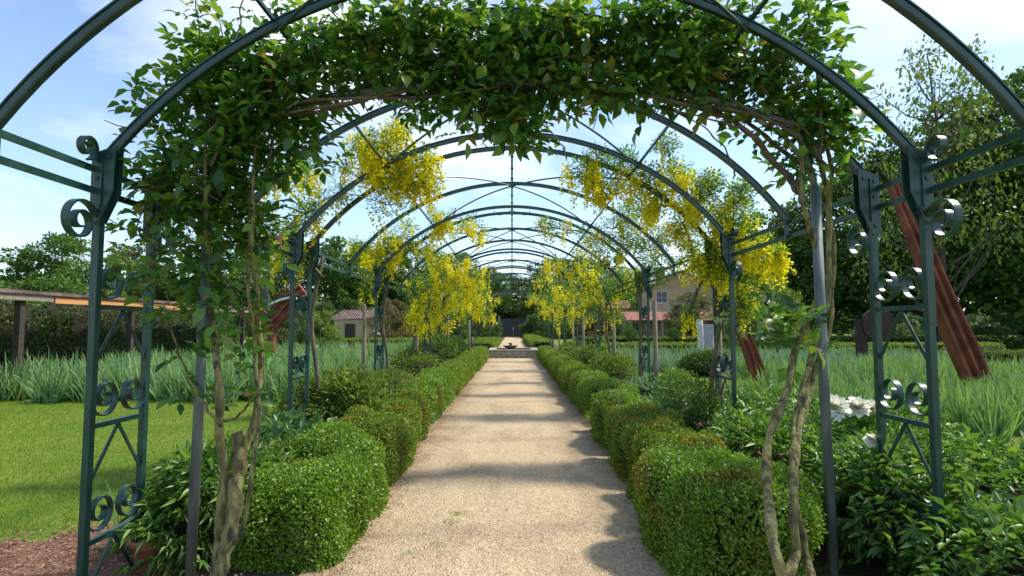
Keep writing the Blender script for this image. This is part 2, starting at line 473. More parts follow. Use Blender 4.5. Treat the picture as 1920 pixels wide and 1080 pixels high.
def patch(cx, cy, rx, ry, z, mat, name, label, amp=.12, n=40):
    a = np.arange(n)*2*math.pi/n
    rr = 1 + amp*np.sin(a*3+cx) + amp*.6*np.sin(a*7+cy) + amp*.4*rng.normal(size=n)
    sheet(name, mat, [(cx+rx*r*math.cos(t), cy+ry*r*math.sin(t)) for t, r in zip(a, rr)], z, label)
patch(-3.0, 3.2, 1.35, 1.55, .008, M['mulch'], 'mulch', 'reddish brown bark mulch bottom left')
sheet('gravel_path', M['gravel'], wavy(-1.36,1.36, -4, 29.6, .018, rng, .12), .010, 'pale gravel path through the arches')
sheet('gravel_path', M['gravel'], wavy(-1.05,1.25, 33.2, 94, .02, rng, .5), .010, 'pale gravel path running on to the gate')
sheet('side_path', M['gravel'], [(-16,29.9),(16,29.9),(16,33.0),(-16,33.0)], .006, 'gravel cross path either side of the fountain')
sheet('side_path', M['gravel'], [(-30,60),(-4,60),(-4,64),(-30,64)], .006, 'pale gravel path at far left')

# ---------------------------------------------------------------- PERGOLA
HW, SPR, APX = 2.49, 2.57, 3.82
rise = APX - SPR
RAD = (HW*HW + rise*rise) / (2*rise)
ZC = APX - RAD
AMAX = math.asin(HW / RAD)
def vault(x, off=0.0):
    return ZC + math.sqrt((RAD+off)**2 - x*x)
def arch_pts(y, off=0, n=41, a0=-1, a1=1):
    a = np.linspace(a0*AMAX, a1*AMAX, n)
    r = RAD + off
    return np.stack([r*np.sin(a), np.full(n, y), ZC + r*np.cos(a)], 1)
RP = lambda w, h, c=.006: [(-w/2+c,-h/2),(w/2-c,-h/2),(w/2,-h/2+c),(w/2,h/2-c),(w/2-c,h/2),(-w/2+c,h/2),(-w/2,h/2-c),(-w/2,-h/2+c)]
pairs = [(3.44,3.94),(6.52,7.05),(10.55,11.15),(16.4,17.06),(21.0,21.6),(26.6,27.2),(35.0,35.6),(40.0,40.6)]
mids = [2.72, 5.18, 8.83, 12.94, 14.7, 19.1, 23.8, 37.5]
perg = thing('arched_pergola', (0, 3.44, 0), 'long dark green iron pergola of repeated arches spanning the gravel path', 'pergola')
for i, y in enumerate(sorted([a for p in pairs for a in p] + mids)):
    mb = MB()
    mb.sweep(arch_pts(y), RP(.042, .044), up=(0, 1, 0))
    # flat top flange, a little proud
    mb.sweep(arch_pts(y, .025), [(-.004,-.028),(.004,-.028),(.004,.028),(-.004,.028)], up=(0, 1, 0))
    mb.build('arch', M['metal'], perg)
def spiral(c, r0, r1, a0, a1, n=44, x=0.0, sy=1):
    t = np.linspace(0, 1, n)
    a = np.radians(a0 + (a1-a0)*t); r = r0 + (r1-r0)*t**.9
    return np.stack([np.full(n, x), c[0] + sy*r*np.cos(a), c[1] + r*np.sin(a)], 1)
SC = [(-.004,-.018),(.004,-.018),(.004,.018),(-.004,.018)]
SCB = [(-.006,-.022),(.006,-.022),(.006,.022),(-.006,.022)]
def scroll_bar(mb, pts, prof=SC):
    mb.sweep(pts, prof, up=(1, 0, 0))
def pillar(side, y0, y1, detail=True):
    x = side*HW
    pr = bpy.data.objects.new('pillar', None); COL.objects.link(pr); pr.parent = perg
    pr.location = Vector((x, (y0+y1)/2, 0)) - perg.location
    w = y1 - y0
    for y in (y0, y1):
        mb = MB(); mb.box((x, y, SPR/2+.02), (.038,.045,SPR+.04)); mb.build('upright', M['metal'], pr)
        mb = MB(); mb.box((x - side*.002, y, SPR-.12), (.07,.012,.34)); mb.box((x-side*.03, y, SPR-.10), (.012,.10,.30))
        pl = [(-.035,.07),(.105,.12),(.10,-.16),(.02,-.34),(-.035,-.34)]
        for yy, th in ((y-.034, .008), (y+.034, .008)):
            V = [(x-side*a_, yy-th/2, SPR+b_) for a_, b_ in pl] + [(x-side*a_, yy+th/2, SPR+b_) for a_, b_ in pl]
            mb.add(V, [(0,1,2,3,4),(9,8,7,6,5)] + [(i_, (i_+1)%5, 5+(i_+1)%5, 5+i_) for i_ in range(5)])
            for a_, b_ in ((.0,.03),(.07,.05),(.0,-.08),(.0,-.28)):
                mb.box((x-side*a_, yy-.008, SPR+b_), (.022,.012,.022))
        for dz in (-.02, -.2):
            mb.box((x-side*.045, y, SPR-dz-.16), (.016,.022,.022))
        mb.build('bracket', M['metal'], pr)
    for z in (.33, 1.01, 1.72):
        mb = MB(); mb.box((x, (y0+y1)/2, z), (.026, w-.045, .03)); mb.build('crossbar', M['metal'], pr)
        mb = MB()
        for sgn in (-1, 1):
            ym = (y0+y1)/2
            mb.sweep([(x, ym, z-.015), (x, ym+sgn*(w/2-.022), z-.33)], RP(.024,.012,.003), up=(1,0,0))
        mb.build('brace', M['metal'], pr)
        if detail:
            mb = MB()
            for sgn in (-1, 1):
                ym = (y0+y1)/2; r0 = (w/2-.022)/2*1.14
                c = (ym + sgn*(w/4+.006), z + .165)
                scroll_bar(mb, spiral(c, r0, r0*.22, 10, -610, 60, x, sgn))
            mb.build('scroll', M['metal'], pr)
        else:
            mb = MB()
            for sgn in (-1, 1):
                ym = (y0+y1)/2; r0 = (w/2-.022)/2
                scroll_bar(mb, spiral((ym + sgn*(w/4+.006), z+.165), r0, r0*.3, 0, -420, 16, x, sgn))
            mb.build('scroll', M['metal'], pr)
    for sgn, y in ((-1, y0), (1, y1)):
        mb = MB()
        n = 60 if detail else 18
        sp = spiral((y + sgn*.16, SPR-.36), .14, .03, 180, -470, n, x, sgn)
        tail = np.array([[x, y+sgn*.022, SPR-.95],[x, y+sgn*.022, SPR-.7]])
        scroll_bar(mb, np.vstack([tail, sp]), SCB)
        scroll_bar(mb, spiral((y + sgn*.13, SPR+.085), .075, .02, 250, -330, n, x, sgn), SCB)
        mb.build('scroll', M['metal'], pr)
for i, (a, b) in enumerate(pairs):
    for s in (-1, 1):
        pillar(s, a, b, i < 3)
for s in (-1, 1):
    for z in (SPR-.02, SPR-.15):
        mb = MB(); mb.box((s*(HW+.028), 21.3, z), (.022, 40.6, .036)); mb.build('side_rail', M['metal'], perg)
    mb = MB(); mb.box((s*1.47, 21.3, vault(1.47)+.04), (.022, 40.4, .022)); mb.build('purlin', M['metal'], perg)
    for y in mids:
        mb = MB(); mb.box((s*HW, y, SPR-.09), (.03,.03,.2)); mb.build('link', M['metal'], perg)
mb = MB(); mb.tube([(0, 2.6, APX-.05), (0, 41, APX-.05)], .014, 8)
for y in np.arange(2.8, 40, .55):
    mb.tube([(0, y, APX-.05), (0, y+.03, APX-.05)], .021, 8)
mb.build('ridge_rod', M['metal'], perg)
for i, y in enumerate(mids):
    fr = [p[0] for p in pairs if p[0] > y]; bk = [p[1] for p in pairs if p[1] < y]
    ends = ([fr[0]] if fr else []) + ([bk[-1]] if bk else [])
    for e in ends:
        if abs(e-y) > 4.5: continue
        for s in (-1, 1):
            t = np.linspace(0, 1, 14)
            an = t*math.asin(1.47/RAD)*s
            p = np.stack([(RAD-.035)*np.sin(an), y+(e-y)*t, ZC+(RAD-.035)*np.cos(an)], 1)
            mb = MB(); mb.tube(p, .0115, 6); mb.build('diagonal_rod', M['metal'], perg)
for a, b in pairs[:4]:
    for s in (-1, 1):
        t = np.linspace(0, math.pi/2, 10)
        p = np.stack([s*.34*np.sin(t), np.full(10, a+.04), APX-.05-.14*(1-np.cos(t))*0 - .20*(1-np.sin(t))*0 - .16*np.sin(t)*np.cos(t)*1.2], 1)
        mb = MB(); mb.tube(p, .007, 6); mb.build('curl', M['metal'], perg)

# ---------------------------------------------------------------- inner rose hoop of pipe
ZR = 3.69
hoop = thing('rose_support', (0, ZR, 0), 'grey galvanised pipe hoop on two poles carrying the climbing roses', 'plant support')
PX = 2.0
for s in (-1, 1):
    mb = MB(); mb.tube([(s*PX, ZR, -.05), (s*PX*.99, ZR, 1.3), (s*PX*.985, ZR, 2.5)], .031, 14)
    mb.build('pole', M['pole'], hoop, True)
hp = [at(380, 300, ZR), at(430, 245, ZR), at(520, 205, ZR), at(640, 178, ZR), at(800, 162, ZR), at(960, 157, ZR), at(1120, 162, ZR), at(1280, 178, ZR), at(1400, 205, ZR), at(1490, 245, ZR), at(1540, 300, ZR)]
hp[0] = np.array([-PX*.985, ZR, 2.5]); hp[-1] = np.array([PX*.985, ZR, 2.5])
mb = MB(); mb.tube(resample(hp, .08), .022, 10); mb.build('hoop', M['pole'], hoop, True)

# ---------------------------------------------------------------- leaf generators
def compound(rng, P, D, size, nleaf=5, spread=1.0, shape='leaf', asp=.58):
    """compound leaves: rachis from P along D, leaflets in pairs. returns arrays"""
    n = len(P)
    up = unit(np.array([0, 0, 1.0]) + .7*rdir(rng, n))
    side = unit(np.cross(D, up))
    PP, AA, NN, LL = [], [], [], []
    L = rng.uniform(.75, 1.2, n) * size
    for k in range(nleaf):
        if k == nleaf-1:
            pos = P + D*(L*1.15)[:, None]; ax = D + .2*rdir(rng, n); ll = L*1.08
        else:
            pr = k//2; sg = 1 if k % 2 else -1
            pos = P + D*(L*(.30+.55*pr))[:, None]
            ax = D*.45 + side*sg*spread + .3*rdir(rng, n); ll = L*(.72+.12*pr)
        PP.append(pos); AA.append(ax); NN.append(up + .35*rdir(rng, n)); LL.append(ll)
    return np.vstack(PP), unit(np.vstack(AA)), np.vstack(NN), np.concatenate(LL)

def rose(name, label, base, blobs, strays, stems, seed, ncomp, young=.1, lean=0.0):
    rng = np.random.default_rng(seed)
    t = thing(name, base, label, 'climbing rose', 'roses climbing the pipe hoop')
    mb = MB(); mb2 = MB()
    for pts, r0, r1, dz in stems:
        P = np.array([at(x, y, ZR + dz + .10*math.sin(x*.05+y*.013) - lean*min(1.1, max(0, (y-640)/400))) for x, y in pts])
        P = resample(P, .03)
        n = len(P)
        tt = np.linspace(0, 1, n)
        P = P + .006*np.stack([np.sin(tt*31+seed+dz*50), np.cos(tt*27+dz*9), np.zeros(n)], 1)
        rr = r0 + (r1-r0)*tt
        rr = rr*(1+.10*np.sin(tt*60+dz*7)+.06*rng.normal(size=n))
        (mb2 if max(q[1] for q in pts) < 470 else mb).tube(P, rr, 10)
    mb.build('stem', M['bark'], t, True); mb2.build('cane', M['cane'], t, True)
    w = np.array([b[2]**2*b[3] for b in blobs], float); w /= w.sum()
    idx = rng.choice(len(blobs), ncomp, p=w)
    C = np.array([at(b[0], b[1], ZR + .02) for b in blobs]); rad = np.array([b[2] for b in blobs])/F*ZR
    # leafy shoots: each carries several compound leaves, so gaps open between the shoots
    ns = ncomp//6
    si = rng.choice(len(blobs), ns, p=w)
    so = rdir(rng, ns)*(rng.uniform(0, 1, ns)**.5)[:, None]
    S0 = C[si] + so*rad[si][:, None]*np.array([1, .75, 1])
    SD = unit(so*.6 + rdir(rng, ns) + np.array([0, 0, .15]))
    k6 = 6
    tt6 = np.tile(np.linspace(-.12, .16, k6), ns)
    P = np.repeat(S0, k6, 0) + np.repeat(SD, k6, 0)*tt6[:, None] + .012*rng.normal(size=(ns*k6, 3))
    az6 = np.tile(np.arange(k6)*2.4, ns) + np.repeat(rng.uniform(0, 6.28, ns), k6)
    e1 = unit(np.cross(SD, rdir(rng, ns))); e2 = np.cross(SD, e1)
    D = unit(np.repeat(SD, k6, 0)*.35 + np.repeat(e1, k6, 0)*np.cos(az6)[:, None] + np.repeat(e2, k6, 0)*np.sin(az6)[:, None] + np.array([0, 0, -.2]))
    if strays:
        Sx = np.array([at(x, y, ZR + z) for x, y, z in strays])
        Sx = np.repeat(Sx, 3, 0) + .05*rng.normal(size=(len(strays)*3, 3))
        P = np.vstack([P, Sx]); D = np.vstack([D, unit(rdir(rng, len(Sx)) + np.array([0, -.2, .2]))])
    yg = rng.uniform(size=len(P)) < young
    for nm, sel, mt in (('foliage', ~yg, 'rose_leaf'), ('young_foliage', yg, 'rose_young')):
        a = compound(rng, P[sel], D[sel], .098, 5)
        cloud(nm, M[mt], a[0], a[1], a[2], a[3], a[3]*.56, 'leaf', t)
    # fine wood through the mass
    mb = MB()
    for k in range(90):
        i = rng.choice([q for q in range(len(blobs)) if blobs[q][2] >= 50]); c0 = C[i] + rad[i]*.5*rdir(rng, 1)[0]*np.array([1,.5,1])
        d = unit(np.array([rng.normal()*1.0, rng.normal()*.35, rng.normal()*.5+.1])); Lh = rng.uniform(.16, .34)
        ptsl = resample([c0, c0+d*Lh*.5+.04*rng.normal(size=3), c0+d*Lh+.08*rng.normal(size=3)], .06)
        mb.tube(ptsl, np.linspace(.006, .003, len(ptsl)), 5)
    mb.build('twigs', M['cane'], t, True)
    return t

hoopL = [(380,300),(420,255),(480,225),(560,205),(660,185),(780,170),(900,160),(980,158)]
hoopR = [(1540,300),(1500,250),(1430,220),(1340,195),(1240,178),(1120,165),(1000,158),(940,158)]
def jit(p, dx, dy): return [(x+dx*math.sin(i*1.9+dy), y+dy*math.cos(i*1.3+dx)) for i, (x, y) in enumerate(p)]
L_bl = [(235,180,22,.5),(285,175,26,.8),(300,235,50,.7),(345,175,50,.9),(400,135,50,.9),(375,70,28,.5),(372,20,24,.4),(470,110,60,1),(540,80,65,1),(620,60,60,.95),(620,130,60,1),(700,90,70,1.1),
 (780,70,70,1.1),(780,140,65,1.2),(860,60,75,1.1),(870,140,75,1.3),(940,110,80,1.3),(940,200,42,1.2),(850,195,34,1.2),(890,225,20,1.2),(520,180,70,1.1),(440,200,75,1.1),(400,290,85,1.1),
 (480,270,75,1.1),(550,240,55,1),(580,270,35,.7),(320,330,60,.8),(350,400,75,.8),(440,370,80,1),(510,330,55,.8),(270,300,35,.5),(400,470,70,.8),(300,460,55,.6),(470,450,55,.7),(250,410,40,.5),
 (640,178,26,1.1),(720,168,28,1.1),(580,200,28,1.0),(330,540,45,.35),(420,550,50,.45),(465,540,35,.35),(560,30,40,.8),(640,20,40,.9),(740,25,45,.9),(830,15,50,.9),(220,350,28,.4)]
R_bl = [(990,100,80,1.2),(1050,130,75,1.2),(1040,50,70,1),(1120,70,70,1),(1130,145,55,1.1),(1200,50,65,.9),(1210,120,62,1),(1280,60,62,.9),(1290,130,60,.95),(1350,100,55,.9),(1360,30,50,.9),(1400,160,52,.8),
 (1430,110,50,.9),(1480,150,50,.9),(1500,90,48,.9),(1545,50,32,.8),(1520,30,28,.6),(1545,130,38,.8),(1500,210,48,.9),(1550,200,42,.9),(1560,250,38,.9),(1590,230,24,.5),(1600,260,20,.4),(1450,210,36,.6),
 (980,190,45,1.2),(955,235,28,1.5),(1015,245,18,1.3),(1190,178,24,1.2),(1130,168,26,1.2),(1260,182,22,1.1),(1010,220,30,.9),(1520,290,36,.8),(1480,310,28,.6),(1420,260,24,.4),(1350,200,26,.5),(1280,190,24,.5),(1540,330,24,.5),(1440,30,40,.6),(1500,15,30,.5),(1440,310,20,.4)]
L_st = [(430,600,0),(350,620,0),(330,655,-.1),(370,690,0),(345,720,0),(480,620,0),(500,640,.05),(420,660,0),(455,690,0),(490,730,.0),(398,740,-.1),(380,600,0),(320,600,0),(500,560,0),(470,585,0)]
R_st = [(1390,590,0),(1430,605,-.1),(1460,615,-.1),(1480,600,0),(1500,625,-.1),(1520,600,0),(1440,640,0),(1470,655,0),(1455,580,0),(1490,680,0),(1600,285,0),(1575,210,0)]
Lstems = [
 ([(398,1110),(410,1040),(417,960),(418,880),(412,810),(414,750),(405,680),(398,600),(392,500),(386,400),(384,300),(400,240),(480,200)], .034, .006, -.06),
 ([(404,1110),(420,1040),(436,980),(444,900),(450,860),(446,812)], .04, .045, -.02),
 ([(448,880),(462,830),(482,770),(488,700),(486,620),(478,520),(470,430),(462,330),(450,250),(470,200)], .026, .006, .0),
 ([(418,1036),(448,1000),(468,930),(478,850),(484,760),(478,640),(466,560),(472,450),(476,330),(490,240),(560,190)], .014, .008, -.10),
 ([(414,800),(395,775),(370,740),(350,700),(335,660),(322,620)], .010, .005, -.1),
 ([(414,790),(440,785),(465,760),(484,740)], .009, .007, -.05),
 ([(486,640),(460,600),(436,560),(415,520),(390,470),(360,420)], .017, .010, .06),
 ([(395,470),(340,440),(300,400),(270,340),(262,300)], .011, .005, .03),
 ([(384,420),(350,370),(300,320),(262,295),(240,300)], .010, .005, .10),
 (jit(hoopL, 8, 6), .011, .009, -.04), (jit(hoopL, -7, 9), .010, .008, .05), (jit(hoopL, 5, -12), .009, .008, .0), (jit(hoopL, 12, 14), .010, .007, -.07),
 ([(400,260),(380,160),(375,80),(368,5),(372,-40)], .007, .003, -.05),
 ([(330,320),(290,230),(270,170),(240,170)], .006, .003, .02),
 ([(470,230),(440,130),(450,40),(455,-20)], .008, .004, .0),
]
Rstems = [
 ([(1478,1130),(1468,1080),(1450,1010),(1438,930),(1437,870),(1450,800),(1474,730),(1492,660),(1520,590),(1538,530),(1530,460),(1512,400),(1498,350),(1500,300),(1470,255),(1420,225)], .029, .012, -.08),
 ([(1474,1090),(1495,1030),(1488,980),(1487,900),(1500,800),(1512,720),(1530,640),(1550,560),(1556,480),(1552,400),(1545,330),(1530,280),(1490,240)], .025, .014, .06),
 ([(1530,1120),(1512,1040),(1494,960),(1486,880),(1490,800),(1502,740),(1518,690)], .021, .015, .02),
 ([(1500,800),(1515,740),(1545,650),(1560,560),(1562,470),(1556,380),(1558,310),(1540,240),(1520,170)], .020, .012, .12),
 ([(1500,360),(1475,330),(1440,290),(1400,245),(1350,215),(1280,195),(1200,175)], .022, .012, -.03),
 ([(1525,320),(1490,300),(1440,260),(1380,210),(1330,170),(1270,150)], .016, .009, .04),
 ([(1535,300),(1540,240),(1535,170),(1525,90),(1515,30),(1510,-20)], .012, .005, .0),
 ([(1556,330),(1575,300),(1600,270),(1605,245)], .008, .004, .0),
 ([(1498,640),(1470,625),(1440,610),(1400,595)], .006, .003, -.05),
 (jit(hoopR, 8, 6), .011, .009, -.04), (jit(hoopR, -7, 9), .011, .009, .05), (jit(hoopR, 5, -12), .009, .008, .0), (jit(hoopR, 12, 14), .010, .007, -.07),
 ([(1480,250),(1440,180),(1380,110),(1350,40),(1340,-20)], .009, .004, .0),
 ([(1390,240),(1300,215),(1240,205),(1215,190)], .007, .003, -.1),
 ([(1380,330),(1360,280),(1300,225),(1230,200)], .006, .003, .1),
]
bl = at(400, 1080, ZR); br = at(1480, 1080, ZR)
rose('climbing_rose', 'dense dark leaved rose climbing the left pole and hoop with a sawn off stump', (bl[0], ZR, 0), L_bl, L_st, Lstems, 11, 1600, .10, .25)
rose('climbing_rose', 'rose with thick twisting pale trunks winding up the right pole', (br[0], ZR, 0), R_bl, R_st, Rstems, 12, 1200, .18, .72)
mb = MB()
sp = at(318, 660, ZR-.1)
# ---------------------------------------------------------------- HEDGES
def hedge(name, label, x0, x1, y0, y1, h, mat, n, leaf, seed, amp=.05, group='box hedges along the gravel path', ends=(1,1), coreshrink=.05, cat='hedge'):
    rng = np.random.default_rng(seed)
    cx, cy = (x0+x1)/2, (y0+y1)/2; hw, hl = (x1-x0)/2, (y1-y0)/2
    if leaf < .032: amp *= 1.35; hl -= .03
    t = thing(name, (cx, cy, 0), label, cat, group)
    lf = lumps(rng, 8, 2.5, 8.0)
    lf2 = lumps(rng, 8, 10, 22)
    def surf(m, shrink=0.0, uv=None):
        # areas: two long sides, two ends, top
        A = np.array([2*hl*h, 2*hl*h, 2*hw*h, 2*hw*h, 4*hl*hw*1.25]); A /= A.sum()
        f = rng.choice(5, m, p=A)
        a = rng.uniform(-1, 1, m); b = rng.uniform(-1, 1, m)
        P = np.zeros((m, 3))
        Q = np.zeros((m, 3))  # in unit cube [-1,1]
        Q[f==0] = np.stack([-np.ones(m), a, b], 1)[f==0]; Q[f==1] = np.stack([np.ones(m), a, b], 1)[f==1]
        Q[f==2] = np.stack([a, -np.ones(m), b], 1)[f==2]; Q[f==3] = np.stack([a, np.ones(m), b], 1)[f==3]
        Q[f==4] = np.stack([a, b, np.ones(m)], 1)[f==4]
        return Q
    def shape(Q, shrink):
        D = np.array([hw, hl, h/2])
        r = min(.2, hw*.6)
        P = Q*D
        inner = np.clip(P, -(D-r), D-r); inner[:, 2] = np.clip(P[:, 2], -(D[2]), D[2]-r)
        d = P - inner; N = unit(d + 1e-6*Q)
        P = inner + N*r
        P[:, 2] += h/2
        W_ = P + np.array([cx, cy, 0])
        k = amp*lf(W_) + amp*.5*lf2(W_)
        k = k*np.clip(P[:, 2]/h+.35, .3, 1)
        return W_ + N*(k - shrink)[:, None], N
    Q = surf(n)
    P, N = shape(Q, 0)
    dep = rng.exponential(.022, n)
    sprig = rng.uniform(size=n) < .10
    P = P - N*dep[:, None] + N*(.018 + np.where(sprig, rng.uniform(0,.045,n), 0))[:, None]
    P[:, 2] = np.maximum(P[:, 2], .02)
    A = unit(N*.55 + rdir(rng, n) + np.array([0,0,.25]))
    NN = unit(N + .9*rdir(rng, n))
    L = leaf*rng.uniform(.65, 1.3, n)
    cloud('foliage', mat, P, A, NN, L, L*.62, 'diamond' , t)
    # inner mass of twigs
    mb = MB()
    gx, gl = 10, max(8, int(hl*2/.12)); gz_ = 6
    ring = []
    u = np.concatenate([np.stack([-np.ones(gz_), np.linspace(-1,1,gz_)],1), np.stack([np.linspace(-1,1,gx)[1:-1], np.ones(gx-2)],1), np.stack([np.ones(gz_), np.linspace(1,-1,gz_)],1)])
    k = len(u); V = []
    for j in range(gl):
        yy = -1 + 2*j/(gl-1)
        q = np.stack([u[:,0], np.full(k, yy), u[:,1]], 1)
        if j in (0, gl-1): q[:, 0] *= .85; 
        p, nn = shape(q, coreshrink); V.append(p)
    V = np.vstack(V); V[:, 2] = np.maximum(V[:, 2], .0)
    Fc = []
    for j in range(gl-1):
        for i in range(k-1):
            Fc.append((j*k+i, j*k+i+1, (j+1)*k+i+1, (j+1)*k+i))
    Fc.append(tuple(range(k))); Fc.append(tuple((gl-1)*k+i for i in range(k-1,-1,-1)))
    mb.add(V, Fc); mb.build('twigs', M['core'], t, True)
    return t
hedge('box_hedge', 'bushy rounded box hedge block at the front left of the path', -1.92,-1.14, 3.88,4.75, .55, M['box'], 34000, .025, 21, .05)
hedge('box_hedge', 'second box clump on the left, bright green and bulging behind the front block', -1.84,-1.16, 4.80,5.75, .60, M['box'], 22000, .027, 22, .055)
hedge('box_hedge', 'left box clump with bronze orange tips before the grassy gap', -1.95,-1.22, 5.80,7.15, .56, M['box_or'], 24000, .028, 23, .06)
hedge('box_hedge', 'left box clump with upright orange tinged edge just ahead of the grassy gap', -1.86,-1.28, 7.2,8.6, .62, M['box_or'], 20000, .03, 24, .05)
hedge('box_hedge', 'dark sided squared box hedge on the left beginning after the grassy gap', -2.0,-1.30, 9.5,13.2, .60, M['box'], 26000, .034, 25, .05)
hedge('box_hedge', 'long clipped box hedge on the left leading up to the fountain basin', -1.95,-1.28, 13.3,20.5, .58, M['box_far'], 24000, .045, 26, .045)
hedge('box_hedge', 'farthest left box hedge beside the fountain basin', -1.9,-1.22, 20.7,29.5, .56, M['box_far'], 16000, .06, 27, .04)
hedge('box_hedge', 'large bright box hedge block at the front right beside the rose trunks', 1.00,1.80, 3.42,4.55, .60, M['box'], 38000, .025, 31, .055)
hedge('box_hedge', 'right box clump with rusty orange side behind the front block', 1.10,1.75, 4.6,5.7, .60, M['box_or'], 22000, .027, 32, .06)
hedge('box_hedge', 'right box clump, mid green with a few bronze shoots on top', 1.16,1.85, 5.75,7.2, .59, M['box_or'], 22000, .028, 33, .05)
hedge('box_hedge', 'right box clump with red orange tips just before the turf gap', 1.20,1.90, 7.25,9.1, .60, M['box'], 22000, .03, 34, .055)
hedge('box_hedge', 'dense dark box hedge on the right beyond the turf gap', 1.30,2.0, 10.2,13.2, .58, M['box'], 24000, .034, 35, .05)
hedge('box_hedge', 'long clipped box hedge on the right running to the fountain basin', 1.30,2.0, 13.3,21.0, .56, M['box_far'], 24000, .045, 36, .045)
hedge('box_hedge', 'farthest right box hedge beside the fountain basin', 1.32,2.0, 21.2,29.4, .56, M['box_far'], 16000, .06, 37, .04)
G2 = 'low clipped hedges beyond the fountain'
hedge('box_hedge', 'bright flat topped hedge left of the path beyond the fountain', -3.4,-1.15, 36.5,52, .62, M['box_far'], 15000, .085, 41, .03, G2)
hedge('box_hedge', 'bright flat topped hedge right of the path beyond the fountain', 1.35,2.6, 36.5,66, .72, M['box_far'], 15000, .085, 42, .03, G2)
G3 = 'parterre hedges around the iris beds'
hedge('parterre_hedge', 'long low hedge behind the left iris bed with plant labels in front', -19,-4.6, 27.5,28.5, .62, M['box_olive'], 16000, .085, 43, .03, G3)
hedge('parterre_hedge', 'low hedge at far left behind the labelled hedge', -24,-5, 40,41.2, .75, M['box_far'], 12000, .11, 44, .03, G3)
hedge('parterre_hedge', 'near low hedge to the right behind the lawn strip', 4.6,22, 24.0,25.0, .55, M['box_olive'], 16000, .08, 45, .03, G3)
hedge('parterre_hedge', 'middle low hedge to the right with light green top', 4.6,26, 30.5,31.6, .70, M['box_far'], 14000, .09, 46, .03, G3)
hedge('parterre_hedge', 'farthest low hedge in front of the farmhouse', 4.6,34, 41,42.3, .85, M['box_olive'], 14000, .12, 47, .03, G3)

# ---------------------------------------------------------------- SHRUBS
def shrub(name, label, c, rad, h, mat, n, leaf, seed, shape='lance', asp=.35, cat='shrub', comp=0, group=None, core=.72, droop=.0, flowers=None):
    rng = np.random.default_rng(seed)
    cx, cy = c
    t = thing(name, (cx, cy, 0), label, cat, group)
    D = np.array([rad[0], rad[1], h/2])
    lf = lumps(rng, 7, 2, 6); 
    d = rdir(rng, n); d[:, 2] = np.where(d[:, 2] < -.6, -d[:, 2], d[:, 2])
    r = (1 - rng.exponential(.16, n)).clip(.3, 1.15) + np.where(rng.uniform(size=n) < .16, rng.uniform(0, .26, n), 0)
    sh = 1 + .16*lf(d*1.3)
    P = d*(r*sh)[:, None]*D + np.array([cx, cy, h*.5])
    P[:, 2] = np.maximum(P[:, 2], .02)
    A = unit(d*.9 + .8*rdir(rng, n) + np.array([0,0,.35-droop]))
    N = unit(np.array([0,0,1.0]) + .6*d + .5*rdir(rng, n))
    if comp:
        q = compound(rng, P, A, leaf, comp, .8)
        cloud('foliage', mat, q[0], q[1], q[2], q[3], q[3]*asp, shape, t, bend=q[3]*.15)
    else:
        L = leaf*rng.uniform(.6, 1.3, n)
        cloud('foliage', mat, P, A, N, L, L*asp, shape, t)
    mb = MB()
    for k in range(16):
        e = rdir(rng, 1)[0]; e[2] = abs(e[2])*.8+.2
        tip = np.array([cx, cy, h*.45]) + e*D*.85
        pts = resample([(cx+e[0]*.05, cy+e[1]*.05, 0), (cx+e[0]*D[0]*.35, cy+e[1]*D[1]*.35, h*.35), tip], .1)
        mb.tube(pts, np.linspace(.010, .004, len(pts))*max(1, h), 5)
    mb.build('stems', M['cane'], t, True)
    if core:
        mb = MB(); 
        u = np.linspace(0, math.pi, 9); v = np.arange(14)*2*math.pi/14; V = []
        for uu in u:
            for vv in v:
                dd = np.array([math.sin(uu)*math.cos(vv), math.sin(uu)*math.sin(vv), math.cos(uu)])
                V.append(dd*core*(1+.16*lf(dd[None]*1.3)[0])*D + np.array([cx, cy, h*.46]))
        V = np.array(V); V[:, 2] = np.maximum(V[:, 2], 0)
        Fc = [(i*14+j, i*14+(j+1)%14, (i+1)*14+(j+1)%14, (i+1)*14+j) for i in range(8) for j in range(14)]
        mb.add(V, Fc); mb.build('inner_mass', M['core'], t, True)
    return t
def bloom(parent, c, r, seed, mat='peony_petal', face=(0,-.5,.8)):
    rng = np.random.default_rng(seed)
    n = 80
    f = unit(np.array(face, float))
    d = unit(rdir(rng, n)*.9 + f*.75)
    P = np.array(c) + d*r*.12
    A = d; N = unit(np.cross(d, rdir(rng, n)))
    N = unit(f + .28*rdir(rng, n))
    L = r*rng.uniform(.75, 1.1, n)
    cloud('flower', M[mat], P, A, N, L, L*.95, 'leaf', parent)
    mb = MB(); mb.lathe([(.001,0),(r*.18,.01*r),(r*.2,r*.12),(.001,r*.3)], np.array(c)+f*r*.25, 10); mb.build('stamens', M['stamen'], parent, True)
def budstem(parent, c, base, r=.016):
    mb = MB(); mb.lathe([(.001,-r),(r*.8,-r*.4),(r,.1*r),(r*.6,r*.9),(.001,r*1.3)], c, 8); mb.build('bud', M['bud'], parent, True)
